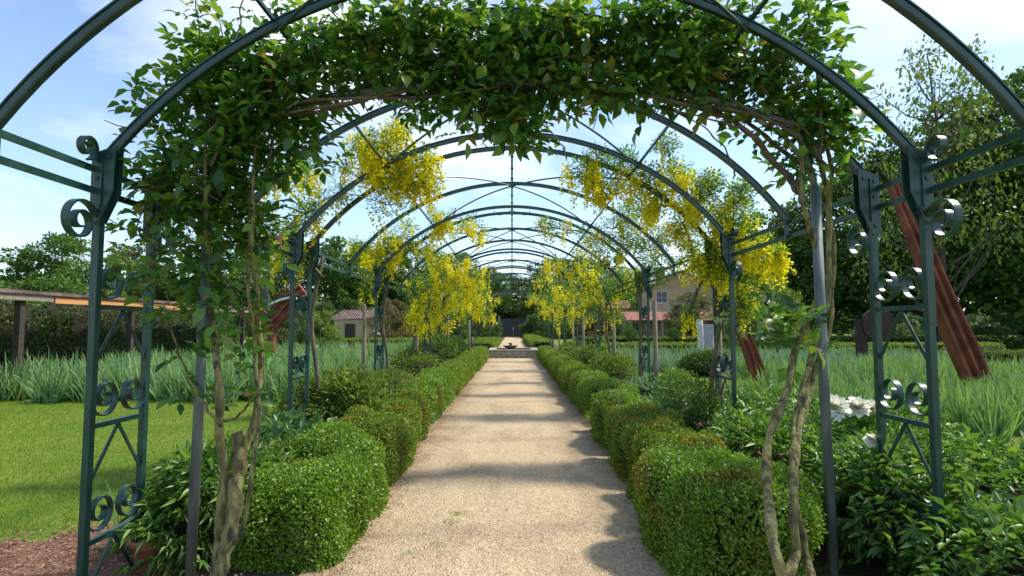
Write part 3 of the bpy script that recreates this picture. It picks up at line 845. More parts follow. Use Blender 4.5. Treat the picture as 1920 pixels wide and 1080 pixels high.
# peonies and border plants on the right
def W2(px, py, Z):
    p = at(px, py, Z); return p
pR1 = shrub('peony', 'leafy peony bush in the right foreground under the pillar', (2.62, 4.1), (.50,.52), .72, M['peony'], 900, .085, 51, 'lance', .40, 'peony', 5, 'peonies in the right border')
pR2 = shrub('peony', 'peony bush with two large white blooms by the right pillar', (3.35, 5.35), (.85,.65), .80, M['peony'], 1300, .085, 52, 'lance', .38, 'peony', 5, 'peonies in the right border')
for i, (x, y, z, r) in enumerate([(1563,769,5.1,.105),(1606,767,5.15,.085),(1633,768,5.2,.07)]):
    bloom(pR2, W2(x, y, z), r*1.15, 60+i)
pR3 = shrub('peony', 'peony with dark red buds between the right hedge and the rose trunks', (2.2, 5.1), (.50,.60), .74, M['peony'], 900, .085, 53, 'lance', .36, 'peony', 5, 'peonies in the right border')
for i, (x, y, z) in enumerate([(1423,852,4.6),(1463,856,4.6),(1312,798,5.4),(1380,810,5.2)]):
    budstem(pR3, W2(x, y, z), None, .02)
pR4 = shrub('peony', 'peony with small pinkish white flowers behind the rose trunks', (2.95, 6.3), (.6,.55), .76, M['peony'], 900, .08, 54, 'lance', .36, 'peony', 5, 'peonies in the right border')
for i, (x, y, z, r) in enumerate([(1450,806,5.6,.05),(1475,812,5.6,.06),(1487,800,5.7,.05),(1497,822,5.5,.045)]):
    bloom(pR4, W2(x, y, z), r, 70+i, 'peony_petal' if i < 2 else 'pink_petal')
pR5 = shrub('peony', 'peony with a cream flower at the foot of the right pillar', (3.55, 4.2), (.65,.7), .70, M['peony'], 1000, .085, 55, 'lance', .40, 'peony', 5, 'peonies in the right border')
bloom(pR5, W2(1635, 828, 4.0), .05, 80)
bloom(pR5, W2(1650, 835, 4.0), .035, 81, 'peony_petal')
shrub('peony', 'peony without flowers low in the right foreground', (2.72, 3.15), (.42,.45), .55, M['peony'], 600, .085, 56, 'lance', .40, 'peony', 5, 'peonies in the right border')
shrub('leafy_perennial', 'pale fresh green perennial against the second right pillar', (2.25, 7.3), (.55,.8), .72, M['hosta'], 900, .13, 57, 'lance', .30, 'perennial', 0, None, .6)
shrub('leafy_perennial', 'loose green perennial beside the right lawn strip', (3.3, 8.2), (.6,.7), .65, M['peony'], 900, .12, 58, 'lance', .26, 'perennial', 0, None, .6)
shrub('twiggy_shrub', 'twiggy pinkish brown shrub in the right border past the turf gap', (2.25, 12.6), (.45,.6), .98, M['twig_leaf'], 3800, .07, 59, 'lance', .35, 'shrub', 0, None, .45)
shrub('leafy_perennial', 'grey green mound in the right border before the third pillar', (2.4, 10.0), (.45,.7), .62, M['iris_blue'], 900, .22, 60, 'lance', .12, 'perennial', 0, None, .5)
shrub('twiggy_shrub', 'dull green shrub far along the right border', (2.5, 17.2), (.6,1.2), 1.05, M['twig_leaf'], 3200, .10, 61, 'lance', .35, 'shrub', 0, None, .6)
shrub('twiggy_shrub', 'small rounded shrub in the right border near the fountain', (2.5, 23.5), (.6,1.5), 1.0, M['twig_leaf'], 2400, .13, 62, 'lance', .35, 'shrub', 0, None, .6)
shrub('round_bush', 'dark rounded bush at the end of the right lawn strip', (6.35, 19.0), (.85,.7), .75, M['t_dark'], 5200, .07, 63, 'diamond', .6, 'shrub', 0, None, .86)
for i_, (x_, y_, h_, m_, lb_) in enumerate([(2.15, 6.9, .95, 'twig_leaf', 'airy upright plant rising behind the right box clumps'), (2.5, 8.9, .90, 'peony', 'airy green plant just past the second right pillar'), (3.0, 10.6, .80, 'twig_leaf', 'wispy plant at the edge of the right lawn strip'), (2.3, 14.6, 1.05, 'peony', 'tall loose plant beyond the third right pillar')]):
    shrub('airy_perennial', lb_, (x_, y_), (.34,.40), h_, M[m_], 900, .075, 310+i_, 'lance', .30, 'perennial', 0, 'airy plants in the right border', 0)
# left border
shrub('peony', 'narrow leaved peony behind the left pole and pot', (-2.16, 4.35), (.36,.5), .62, M['peony'], 1100, .10, 64, 'lance', .26, 'peony', 5, None, .7, .3)
shrub('bushy_perennial', 'big bushy narrow leaved plant in front of the second left pillar', (-2.3, 7.75), (.78,.85), 1.0, M['twig_leaf'], 8500, .105, 65, 'lance', .22, 'shrub', 0, None, .62)
shrub('broad_leaved_plant', 'broad leaved blue green plant at the foot of the second left pillar', (-2.25, 6.0), (.42,.45), .60, M['hosta'], 420, .17, 66, 'lance', .38, 'perennial', 0, None, .55)
shrub('leafy_perennial', 'low pinkish leaved plant behind the front left box block', (-2.0, 5.25), (.42,.5), .55, M['twig_leaf'], 1500, .09, 67, 'lance', .35, 'perennial', 0, None, .6)
shrub('twiggy_shrub', 'fine leaved reddish shrub behind the left grassy gap', (-2.35, 10.3), (.6,.9), .80, M['twig_leaf'], 4200, .07, 68, 'lance', .35, 'shrub', 0, None, .7)
shrub('twiggy_shrub', 'rounded dull green shrub before the third left pillar', (-2.35, 13.6), (.6,.9), 1.0, M['twig_leaf'], 3600, .08, 69, 'lance', .35, 'shrub', 0, None, .7)
shrub('twiggy_shrub', 'tall green shrub in the left border before the fountain', (-2.45, 18.6), (.75,1.3), 1.25, M['t_mid'], 3600, .10, 70, 'lance', .45, 'shrub', 0, None, .7)
shrub('twiggy_shrub', 'dark shrub beside the farthest left hedge', (-2.6, 24.0), (.7,1.3), 1.15, M['t_dark'], 2400, .13, 71, 'lance', .45, 'shrub', 0, None, .7)
shrub('grass_tuft', 'fine grass tuft in the gap of the left hedge', (-1.62, 8.95), (.28,.26), .32, M['grassb'], 1500, .12, 72, 'grass', .09, 'grass tuft', 0, None, 0)
shrub('grass_tuft', 'bright turf tuft in the gap of the right hedge', (1.5, 9.6), (.25,.35), .20, M['grassb'], 1500, .10, 73, 'grass', .09, 'grass tuft', 0, None, 0)

# ---------------------------------------------------------------- iris beds
def iris(name, label, x0, x1, y0, y1, n, h, seed, mat='iris', excl=None):
    rng = np.random.default_rng(seed)
    fx = rng.uniform(x0, x1, n); fy = rng.uniform(y0, y1, n)
    fy = fy + .25*np.sin(fx*2.1+seed) + .15*np.sin(fx*5.3)
    k = 7
    P = np.stack([np.repeat(fx, k), np.repeat(fy, k), np.zeros(n*k)], 1)
    az = np.repeat(rng.uniform(0, math.pi, n), k)
    til = np.tile(np.linspace(-.45, .45, k), n) + .10*rng.normal(size=n*k)
    fan = np.stack([np.cos(az), np.sin(az), np.zeros(n*k)], 1)
    A = unit(fan*np.sin(til)[:, None] + np.array([0,0,1.0])*np.cos(til)[:, None] + .06*rng.normal(size=(n*k,3)))
    P = P + fan*(til*.12)[:, None]
    N = unit(np.cross(fan, np.array([0,0,1.0])) + .15*rng.normal(size=(n*k,3)))
    pt = .5+.5*np.sin(fx*1.7+seed)*np.sin(fy*1.3+fx*.6)
    L = h*rng.uniform(.5, 1.08, n*k)*np.repeat(rng.uniform(.62, 1.12, n)*(.78+.3*pt), k)
    w = rng.uniform(.022, .036, n*k)*(h/.75)
    o = cloud(name, M[mat], P, A, N, L, w, 'blade', None, bend=np.abs(til)*.35*h*rng.uniform(.3,1.6,n*k))
    tag(o, label, 'iris bed', None, 'stuff')
    return o
iris('iris_bed', 'bed of green iris blades left of the pergola beyond the lawn', -11.5,-4.2, 12.4,17.5, 2300, 1.02, 81)
iris('iris_bed', 'farther iris bed on the left in front of the labelled hedge', -14,-4.4, 19.2,26, 1900, 1.0, 82)
iris('iris_bed', 'blue green iris clumps just outside the third left pillar', -3.9,-2.9, 13.5,20, 380, .85, 83, 'iris_blue')
iris('iris_bed', 'bed of iris blades on the right beyond the white peonies', 4.9,13.5, 8.6,12.5, 2300, .80, 84)
iris('iris_bed', 'second iris bed on the right beside the red beam', 7.0,16, 13.5,19, 1800, .84, 85)
iris('iris_bed', 'far iris bed in front of the right parterre hedge', 2.9,16, 20,23.7, 1900, .86, 86, 'iris_blue')
iris('iris_bed', 'iris planted between the right parterre hedges', 5,20, 26,30, 1200, .8, 87)
iris('iris_bed', 'distant iris bed behind the left parterre hedge', -20,-4, 30,39, 1500, .85, 88)
o = iris('iris_clump', 'grey green iris clump rising behind the right box hedge', 2.0,2.2, 5.9,6.3, 6, .85, 89, 'iris_blue'); o['category'] = 'iris'
o = iris('iris_clump', 'lone iris plant growing in the mulch between the near left pillar posts', -2.9,-2.7, 4.15,4.3, 3, .55, 90); o['category'] = 'iris'

# lawn blades
def lawn(name, label, x0, x1, y0, y1, n, seed, h=.05):
    rng = np.random.default_rng(seed)
    yy = y0 + (y1-y0)*rng.uniform(0,1,n)**1.3
    P = np.stack([rng.uniform(x0,x1,n), yy, np.full(n,.0)],1)
    P = P[((P[:,0]+3.0)/1.45)**2 + ((P[:,1]-3.2)/1.65)**2 > 1]; n = len(P)
    A = unit(np.array([0,0,1.0]) + .55*rng.normal(size=(n,3))*np.array([1,1,0]))
    o = cloud(name, M['grassb'], P, A, rdir(rng,n), h*rng.uniform(.5,1.2,n), .007, 'grass')
    tag(o, label, 'grass', None, 'stuff')
lawn('lawn_grass', 'short mown grass on the left lawn', -13,-2.9, 3.4,12.6, 150000, 91, .045)
lawn('lawn_grass', 'short mown grass on the right lawn strip', 2.9,8, 8.5,20, 60000, 92, .05)
lawn('lawn_grass', 'longer grass at the right edge of the picture', 2.7,5.2, 2.2,6, 26000, 93, .07)
rng = np.random.default_rng(94)
gx, gy = [], []
for px, py, r, k in [(860,957,.06,60),(845,972,.05,34),(822,1012,.05,34),(772,1027,.025,18),(972,790,.08,40)]:
    Z = gz(py); x = (px-960)/F*Z
    gx += list(x + r*rng.normal(size=k*3)); gy += list(Z + r*.9*rng.normal(size=k*3))
n = len(gx)
o = cloud('weed_grass', M['grassb'], np.stack([gx, gy, np.full(n, .008)],1), unit(np.array([0,0,.7])+rng.normal(size=(n,3))*np.array([1,1,.1])), rdir(rng,n), .022*rng.uniform(.5,1.3,n), .005, 'grass')
tag(o, 'small tufts of grass sprouting in the gravel path', 'weeds', None, 'stuff')
# leaf litter
n = 5200
a = rng.uniform(0, 6.28, n); r = rng.uniform(0,1,n)**.5
P = np.stack([-3.0+1.4*r*np.cos(a), 3.25+1.6*r*np.sin(a), rng.uniform(.01,.03,n)],1)
P2 = np.stack([np.sign(rng.normal(size=7000))*rng.normal(1.24,.12,7000), rng.uniform(3.2,16,7000), np.full(7000,.014)],1)
P = np.vstack([P, P2]); n = len(P)
o = cloud('leaf_litter', M['chip'], P, unit(rng.normal(size=(n,3))*np.array([1,1,.25])), unit(np.array([0,0,1.0])+.5*rdir(rng,n)), np.where(np.arange(n)<5200,1,.5)*.035*rng.uniform(.4,1.4,n), .014, 'diamond')
tag(o, 'dry brown leaves and bark chips on the beds and path edges', 'leaf litter', None, 'stuff')
# loose stones on the path
n = 16000
P = np.stack([rng.uniform(-1.3,1.3,n), 3.0+9*rng.uniform(0,1,n)**1.5, np.full(n,.009)],1)
sz = rng.gamma(3,.0016,n).clip(.002,.012)
M['pebble'] = leafmat('loose_stones', [(.20,.13,.085),(.40,.30,.21),(.55,.46,.36),(.68,.62,.54)], None, 0.0, .9, .2, 1)
tvp = np.array([[1,0,0],[0,1,0],[-1,0,0],[0,-1,0],[0,0,.9]]); LEAF['peb'] = (np.array([[0,0,0],[.5,.5,.3],[1,0,0],[.5,-.5,.1]]), [(0,1,2),(0,2,3)])
an = rng.uniform(0,6.28,n)
o = cloud('loose_stones', M['pebble'], P, np.stack([np.cos(an),np.sin(an),.1*rng.normal(size=n)],1), unit(np.array([0,0,1.0])+.3*rdir(rng,n)), sz*2, sz*1.6, 'peb')
tag(o, 'loose bits of stone scattered over the gravel path', 'stones', None, 'stuff')

# ---------------------------------------------------------------- terracotta pot
pc = at(285, 1030, 3.9); pc[2] = 0
pot = thing('flower_pot', (pc[0], pc[1], 0), 'terracotta pot on the mulch at lower left', 'pot')
mb = MB(); mb.lathe([(.001,0),(.085,0),(.115,.17),(.13,.17),(.132,.215),(.115,.215),(.108,.19),(.001,.18)], (pc[0],pc[1],.008), 28); mb.build('pot', M['terracotta'], pot, True)
rngp = np.random.default_rng(5)
n = 26
az = rngp.uniform(0, 6.28, n)
A = unit(np.stack([np.cos(az), np.sin(az), rngp.uniform(.8, 2.2, n)],1))
o = cloud('strap_leaved_plant', M['iris'], np.tile(np.array([pc[0],pc[1],.19]),(n,1)), A, unit(np.cross(A, np.array([0,0,1.0]))+.01)[:, [1,0,2]]*0+unit(np.cross(np.cross(A, np.array([0,0,1.0])),A)), .42*rngp.uniform(.6,1.1,n), .03, 'blade', None, bend=.12)
tag(o, 'strap leaved plant growing in the terracotta pot', 'potted plant')

# ---------------------------------------------------------------- LABURNUMS
FLW = {-1: 1.0, 1: .8}
def laburnum(label, side, y, clumps, seed, stake=True, trunk_h=2.5, group='laburnums trained over the arches', dx=-.09, scale=1.0):
    """clumps: (x, y, z, r, leaf count, raceme count, pale?)"""
    rng = np.random.default_rng(seed)
    bx = side*(HW+dx)
    t = thing('laburnum', (bx, y, 0), label, 'laburnum', group)
    mb = MB()
    tr = resample([(bx, y, 0), (bx+.03*rng.normal(), y+.05, .9), (bx+.05*rng.normal(), y, 1.7), (bx-.03*side, y, trunk_h)], .1)
    mb.tube(tr, np.concatenate([np.linspace(.038, .022, len(tr)-2), [.014, .006]])*scale, 9)
    nodes = [np.array([bx-.02*side, y, trunk_h-.28])]; nrad = [.022]
    for (cx, cy, cz, r, nl, nr, pale) in sorted(clumps, key=lambda c: (c[0]-bx)**2+(c[1]-y)**2+(c[2]-trunk_h)**2):
        e = np.array([cx, cy, cz])
        j = int(np.argmin([np.linalg.norm(q-e) for q in nodes])); top = nodes[j]; r0 = nrad[j]
        mid = (top+e)/2 + .03*rng.normal(size=3) + np.array([0,0,.03])
        pts = resample([top, mid, e], .12)
        mb.tube(pts, np.linspace(r0, max(.005, r0*.75), len(pts))*scale, 6)
        nodes += [mid, e]; nrad += [max(.006, r0*.85), max(.005, r0*.75)]
        for k in range(5):
            d = rdir(rng, 1)[0]*r
            p2 = resample([e, e+d*.5+np.array([0,0,.04]), e+d], .1)
            mb.tube(p2, np.linspace(.008, .003, len(p2)), 5)
    mb.build('trunk', M['lab_bark'], t, True)
    PL, AL, NL, LL = [], [], [], []
    fl = {0: [], 1: []}
    lfar = max(1.0, y/11.0)
    for (cx, cy, cz, r, nl, nr, pale) in clumps:
        nl = int(nl*(1.7 if side > 0 or y > 9 else 1.3)/lfar)
        d = rdir(rng, nl); P = np.array([cx,cy,cz]) + d*(r*rng.uniform(.2,1.1,nl)**.7)[:, None]*np.array([1,1,.7])
        q = compound(rng, P, unit(d+rdir(rng,nl)), .048*lfar**.6, 3, 1.1)
        PL.append(q[0]); AL.append(q[1]); NL.append(q[2]); LL.append(q[3])
        # racemes hang in bunches
        nr = max(3, int(nr*.9*(FLW[side])))
        nb = max(2, nr//6)
        db = rdir(rng, nb); ob = np.array([cx,cy,cz]) + db*(r*rng.uniform(.15,1.0,nb)**.5)[:, None]*np.array([1.05,1.05,.8])
        o = ob[rng.integers(nb, size=nr)] + rng.normal(size=(nr,3))*np.array([.055,.055,.05])*lfar**.5
        Ln = rng.uniform(.16,.36,nr)
        m_ = 26 if y < 9 else (18 if y < 15 else 10)
        tt = rng.uniform(0,1,(nr,m_))
        rad = .038*(1.05-tt*.85)
        an = rng.uniform(0,6.28,(nr,m_))
        sway = rng.normal(size=(nr,1,2))*.05
        P = np.stack([o[:,0:1]+rad*np.cos(an)+sway[:,:,0]*tt, o[:,1:2]+rad*np.sin(an)+sway[:,:,1]*tt, o[:,2:3]-tt*Ln[:,None]], 2).reshape(-1,3)
        fl[pale].append(P)
    q = [np.vstack(PL), np.vstack(AL), np.vstack(NL), np.concatenate(LL)]
    cloud('foliage', M['lab_leaf'], q[0], q[1], q[2], q[3], q[3]*.48, 'diamond', t)
    for pale, nm in ((0, 'lab_flower'), (1, 'lab_pale')):
        if fl[pale]:
            P = np.vstack(fl[pale]); n = len(P)
            s = .033*(1 if y < 9 else (1.25 if y < 15 else 1.8))
            cloud('blossom', M[nm], P, rdir(rng,n), rdir(rng,n), s*rng.uniform(.7,1.3,n), s*.9, 'quad', t)
    return t
def C(px, py, Z, rpx, nl, nr, pale=0):
    p = at(px, py, Z); return (p[0], p[1], p[2], rpx/F*Z, nl, nr, pale)
laburnum('laburnum at the second left pillar with the large round yellow cluster on the near arches', -1, 7.2,
 [C(720,280,6.6,45,190,75), C(780,300,6.7,40,170,70), C(745,330,6.8,42,200,60), C(690,270,6.5,30,120,40), C(750,240,6.6,24,90,28), C(800,345,6.9,28,100,40), C(700,320,6.8,26,130,30), C(650,310,6.7,12,40,8),
  C(730,385,7.0,40,120,8,1), C(550,430,6.9,26,130,20), C(525,460,6.8,20,70,26), C(575,400,6.9,24,150,14), C(570,315,6.4,24,90,30), C(510,330,6.4,26,150,16), C(640,360,6.9,20,90,6,1), C(600,380,7.0,18,80,4), C(560,485,7.0,22,110,8)], 101)
laburnum('laburnum at the second right pillar hung with heavy yellow flower chains', 1, 7.0,
 [C(1375,400,6.7,45,220,80), C(1365,450,6.8,42,180,90), C(1425,470,6.6,38,120,70), C(1310,380,6.9,36,180,60), C(1260,330,7.0,42,190,75), C(1220,380,7.2,36,150,60), C(1100,320,6.7,32,120,60), C(1130,345,6.8,28,90,50,0),
  C(1200,330,7.0,26,120,36), C(1340,500,6.9,34,150,50), C(1380,530,6.9,36,180,40), C(1300,480,7.1,28,120,40), C(1280,420,7.2,26,110,26,1), C(1330,340,6.8,24,150,10), C(1170,300,6.9,24,120,12,1), C(1455,480,6.5,14,40,16), C(1250,270,6.9,20,90,10,1), C(1120,295,6.7,24,110,10), C(1390,360,6.7,22,150,10), C(1395,580,6.9,20,120,8), C(1292,590,7.0,12,40,12)], 102)
laburnum('laburnum at the third left pillar with loose yellow chains reaching the ridge', -1, 11.0,
 [C(690,480,10.7,34,150,45), C(720,455,10.7,28,120,40), C(670,460,10.6,22,90,26), C(745,475,10.8,26,110,26), C(700,510,10.8,24,110,26), C(850,410,10.8,22,60,34), C(880,415,10.9,18,50,30), C(830,420,10.8,22,60,30), C(905,432,11.0,12,30,16), C(760,430,10.8,26,110,20), C(790,455,10.9,24,90,20), C(815,405,10.9,14,40,10), C(690,540,10.9,18,80,12)], 103)
laburnum('laburnum at the third right pillar, mostly green with pale hanging chains', 1, 10.9,
 [C(1220,470,10.7,34,260,8), C(1200,440,10.7,32,240,14,1), C(1150,430,10.7,30,200,16), C(1100,435,10.9,24,130,22,1), C(1050,430,11.0,22,90,26,1), C(1025,420,10.9,16,80,12,1), C(1240,500,10.8,34,260,10), C(1180,400,10.6,26,200,14), C(1250,440,10.6,26,180,22,1), C(1130,460,11.0,24,160,16,1), C(1300,440,10.6,30,180,26,1), C(1215,520,10.9,30,260,6), C(1170,460,11,24,160,22)], 104)
laburnum('laburnum at the mid bay on the left with the deepest hanging yellow mass', -1, 14.0,
 [C(790,570,13.8,26,110,60), C(775,590,13.8,20,50,46), C(800,600,13.8,20,40,46), C(830,570,13.9,22,60,40), C(800,530,13.9,30,140,30), C(770,540,13.8,24,120,16), C(840,530,14,26,100,40), C(850,500,14,30,90,60), C(880,505,14.1,28,70,60), C(820,490,14,26,110,30), C(900,520,14.2,20,60,30), C(870,540,14.2,22,60,30)], 105)
laburnum('laburnum at the fourth left pillar, yellow along the arch flank', -1, 16.8,
 [C(870,560,16.6,22,90,30), C(900,550,16.7,20,60,34), C(895,575,16.8,16,50,26), C(860,590,16.8,16,60,18), C(840,600,16.8,14,60,14), C(915,590,17,13,60,14), C(885,520,16.7,20,60,30)], 106)
laburnum('laburnum on the right at the mid bay with golden chains', 1, 14.2,
 [C(1070,500,14,28,90,50), C(1040,490,14.1,22,60,40), C(1100,510,14,28,130,34), C(1130,530,14,28,170,20), C(1160,560,14,28,200,16), C(1120,560,14.2,24,150,14), C(1085,540,14.2,24,110,26), C(1150,590,14,20,120,12), C(1090,465,14,20,110,16), C(1180,520,13.8,24,150,20)], 107)
laburnum('laburnum at the fourth right pillar with scattered yellow and olive leaves', 1, 16.9,
 [C(1050,540,16.7,22,90,24), C(1075,570,16.8,22,110,18), C(1045,570,16.9,18,70,20), C(1100,590,16.8,18,110,10), C(1020,520,16.7,16,50,18), C(1060,600,17,16,90,12), C(1110,565,16.8,18,110,10)], 108)
for i, (yy, k) in enumerate([(21.4,1),(27.0,2),(36.2,3)]):
    for s in (-1, 1):
        nm = {1:'fifth',2:'sixth',3:'farthest'}[k]
        cl = []
        rg = np.random.default_rng(120+i*2+(s+1))
        for j in range(9):
            a = AMAX*(1-.62*rg.uniform()**1.6)*s
            cl.append((RAD*math.sin(a), yy+rg.normal()*.4, ZC+RAD*math.cos(a)-rg.uniform(0,.5), .42, 90, 22 if (j % 3) else 4, 0))
        laburnum('laburnum at the %s %s pillar, small with distance' % (nm, 'left' if s < 0 else 'right'), s, yy, cl, 130+i*2+(s+1))
# timber stakes
stk = [(-1,683,11.3,2.05,'left stake beside the third pillar'), (-1,782,14.4,1.9,'left stake under the deepest yellow mass'), (-1,840,19.3,1.9,'left stake beyond the mid bay'), (-1,880,25.0,1.9,'left stake near the fountain'),
       (1,1150,14.4,2.0,'right stake at the mid bay'), (1,1093,20.6,2.0,'right stake before the fifth pillar'), (1,1074,24.5,1.95,'slim right stake next to the fifth laburnum'), (1,1048,29.0,1.9,'right stake by the fountain'), (1,1345,7.4,2.2,'thick right stake inside the second pillar'), (1,1227,10.9,2.1,'right stake inside the third pillar')]
for s, px, Z, h, lb in stk:
    x = (px-960)/F*Z
    mb = MB(); mb.tube([(x,Z,-.02),(x+.01,Z,h*.5),(x,Z,h-.02),(x,Z,h)], [.045,.043,.042,.03], 10)
    o = mb.build('timber_stake', M['stake'], None, True)
    tag(o, 'round weathered timber post, ' + lb, 'stake', 'timber stakes holding the laburnums')

# ---------------------------------------------------------------- FOUNTAIN, GATE
ft = thing('fountain', (0, 31.4, 0), 'low stone fountain basin with a dark bowl at the end of the pergola walk', 'fountain')
mb = MB(); zf, zb = 29.8, 33.0
for c, d in (((.08, zf+.15, .19),(2.5,.3,.38)), ((.08, zb-.15, .19),(2.5,.3,.38)), ((-1.02,(zf+zb)/2,.19),(.3,zb-zf-.6,.38)), ((1.18,(zf+zb)/2,.19),(.3,zb-zf-.6,.38))):
    mb.box(c, d)
mb.build('basin_wall', M['stone'], ft)
mb = MB()
for c, d in (((.08, zf+.14, .402),(2.62,.40,.05)), ((.08, zb-.14, .402),(2.62,.40,.05)), ((-1.04,(zf+zb)/2,.402),(.38,zb-zf-.68,.05)), ((1.20,(zf+zb)/2,.402),(.38,zb-zf-.68,.05))):
    mb.box(c, d)
mb.build('coping', M['stone'], ft)
mb = MB(); mb.box((.08,(zf+zb)/2,.20),(2.2,zb-zf-.4,.02)); mb.build('water', solid('basin_water', [(.02,.03,.025),(.03,.05,.04)], 3, .08, 0, .05, 6), ft)
mb = MB(); mb.lathe([(.001,.2),(.13,.2),(.10,.40),(.16,.44),(.36,.52),(.41,.60),(.38,.60),(.20,.55),(.06,.55),(.07,.66),(.12,.69),(.09,.74),(.001,.74)], (-.08,31.4,0), 28); mb.build('bowl', M['stonedark'], ft, True)
gt = thing('double_gate', (.06, 92, 0), 'tall dark grey double gate closing the far end of the path', 'gate')
M['gate'] = solid('dark_grey_boards', [(.030,.030,.036),(.045,.044,.052),(.06,.058,.066)], 1.5, .6, 0, .1, stretch=(4,1,.3))
for s in (-1, 1):
    mb = MB()
    for k in range(10):
        mb.box((.2+s*(.1+k*.195+.01), 92, 1.5+.03*math.sin(k*.5)), (.188,.05,2.85))
    mb.build('gate_leaf', M['gate'], gt)
    mb = MB()
    for z in (.5, 2.4): mb.box((.2+s*1.0, 91.95, z), (1.95,.05,.12))
    mb.build('gate_rail', M['gate'], gt)
    mb = MB(); mb.box((.2+s*2.25, 92, 1.6), (.35,.4,3.2)); mb.box((.2+s*2.25, 92, 3.25), (.45,.5,.12)); mb.build('gate_post', M['stone'], gt)
mb = MB(); mb.box((.2, 91.93, 1.3), (.05,.06,.5)); mb.build('handle', M['chrome'], gt)

# ---------------------------------------------------------------- SCULPTURES
def beam(mb, pts, w, d, ribs=3, taper=None, step=.12):
    P = resample(pts, step); n = len(P)
    sc = np.ones(n) if taper is None else np.interp(np.linspace(0,1,n), np.linspace(0,1,len(taper)), taper)
    prof = []
    # channel profile with ribs facing the viewer
    m = ribs*2+1
    xs = np.linspace(-w/2, w/2, m*2)
    for i in range(m):
        yv = d/2 if i % 2 == 0 else d*.22
        prof += [(xs[2*i], yv), (xs[2*i+1], yv)]
    prof += [(w/2, -d/2), (-w/2, -d/2)]
    T = np.gradient(P, axis=0)
    mb.sweep(P, [(b, a) for a, b in prof][::-1], up=(0,1,0), scale=sc) if False else mb.sweep(P, prof, up=(0,-1,0), scale=sc)
s1 = at(510, 700, 17.8)
sc1 = thing('steel_sculpture', (s1[0], 17.8, 0), 'red rusted bent beam sculpture with grey blade in the left iris bed', 'sculpture', 'ribbed rusty beam sculptures')
mb = MB(); beam(mb, [np.array([s1[0]+.05,17.8,-.05]), at(506,690,17.8), at(500,650,17.8), at(502,618,17.8), at(522,592,17.8), at(545,565,17.8), at(570,545,17.8)], .52, .3, 2, [1,1,.95,.9,.9,.8]); mb.build('beam', M['rust'], sc1)
mb = MB()
P = [at(498,612,17.9), at(497,585,17.9), at(500,560,17.9), at(497,536,17.9)]
mb.sweep(resample(P,.1), RP(.32,.12,.02), up=(0,-1,0), scale=np.linspace(1.1,.25,len(resample(P,.1)))); mb.build('blade', M['steelgrey'], sc1)
mb = MB(); mb.tube(resample([at(505,572,17.7),at(530,562,17.6),at(553,558,17.6),at(562,572,17.6),at(564,590,17.7)],.06), .05, 8); mb.build('polished_arm', M['chrome'], sc1, True)
s2 = at(1421, 700, 15.6)
sc2 = thing('steel_sculpture', (s2[0], 15.6, 0), 'slim red ribbed beam curving up behind the second right pillar', 'sculpture', 'ribbed rusty beam sculptures')
mb = MB(); beam(mb, [np.array([s2[0]+.05,15.6,-.05]), at(1417,690,15.6), at(1405,655,15.6), at(1388,612,15.6), at(1374,585,15.6), at(1372,568,15.6), at(1388,560,15.6), at(1417,566,15.6)], .36, .24, 2, [1.1,1,.9,.75,.6,.5]); mb.build('beam', M['rust'], sc2)
s3 = at(1830, 720, 10.2)
sc3 = thing('steel_sculpture', (s3[0], 12.6, 0), 'large rusty beam sculpture leaning behind the near right pillar', 'sculpture', 'ribbed rusty beam sculptures')
mb = MB(); beam(mb, [at(1676,345,12.6), at(1700,400,12.6), at(1730,470,12.6), at(1765,560,12.6), at(1800,640,12.6), at(1838,730,12.6), np.array([at(1838,740,12.6)[0],12.6,-.05])], .42, .30, 2, [.6,.8,1,1.1,1.1]); mb.build('beam', M['rust'], sc3)
d0 = at(1647, 608, 21)
sc4 = thing('disc_sculpture', (d0[0], 21, 0), 'dark round steel disc on a block seen through the near right pillar', 'sculpture')
mb = MB(); a = np.arange(36)*2*math.pi/36; r = .60
V = [(d0[0]+r*math.cos(t), 21-.06, d0[2]+r*math.sin(t)) for t in a] + [(d0[0]+r*math.cos(t), 21+.06, d0[2]+r*math.sin(t)) for t in a]
mb.add(V, [tuple(range(36)), tuple(range(71,35,-1))] + [(i, (i+1)%36, 36+(i+1)%36, 36+i) for i in range(36)])
mb.build('disc', M['rustdark'], sc4)
mb = MB(); mb.box((d0[0]-.55, 21.15, .95), (.28,.3,1.9)); mb.box((d0[0], 21, .45), (.2,.24,.94)); mb.build('stand', M['rustdark'], sc4)
x = at(1314, 640, 27)[0]
mb = MB(); P = resample([(x,27,0),(x-.02,27,.5),(x+.01,27,1.1),(x-.04,27,1.6),(x-.05,27,1.95)],.1); n = len(P)
mb.sweep(P, RP(.26,.24,.05), up=(0,1,0), scale=1+.08*np.sin(np.linspace(0,16,n)))
tag(mb.build('stone_column', M['marble']), 'slim white stone column standing beyond the right lawn', 'sculpture')
x = at(1330, 640, 26.4)[0]
mb = MB(); P = resample([(x,26.4,0),(x+.03,26.4,.5),(x-.02,26.4,1.0),(x+.02,26.4,1.5),(x+.02,26.4,1.72)],.1); n = len(P)
mb.sweep(P, RP(.46,.26,.08), up=(0,1,0), scale=1+.14*np.cos(np.linspace(0,7,n)))
tag(mb.build('stone_torso', M['greystone']), 'broad grey stone figure-like slab beside the white column', 'sculpture')
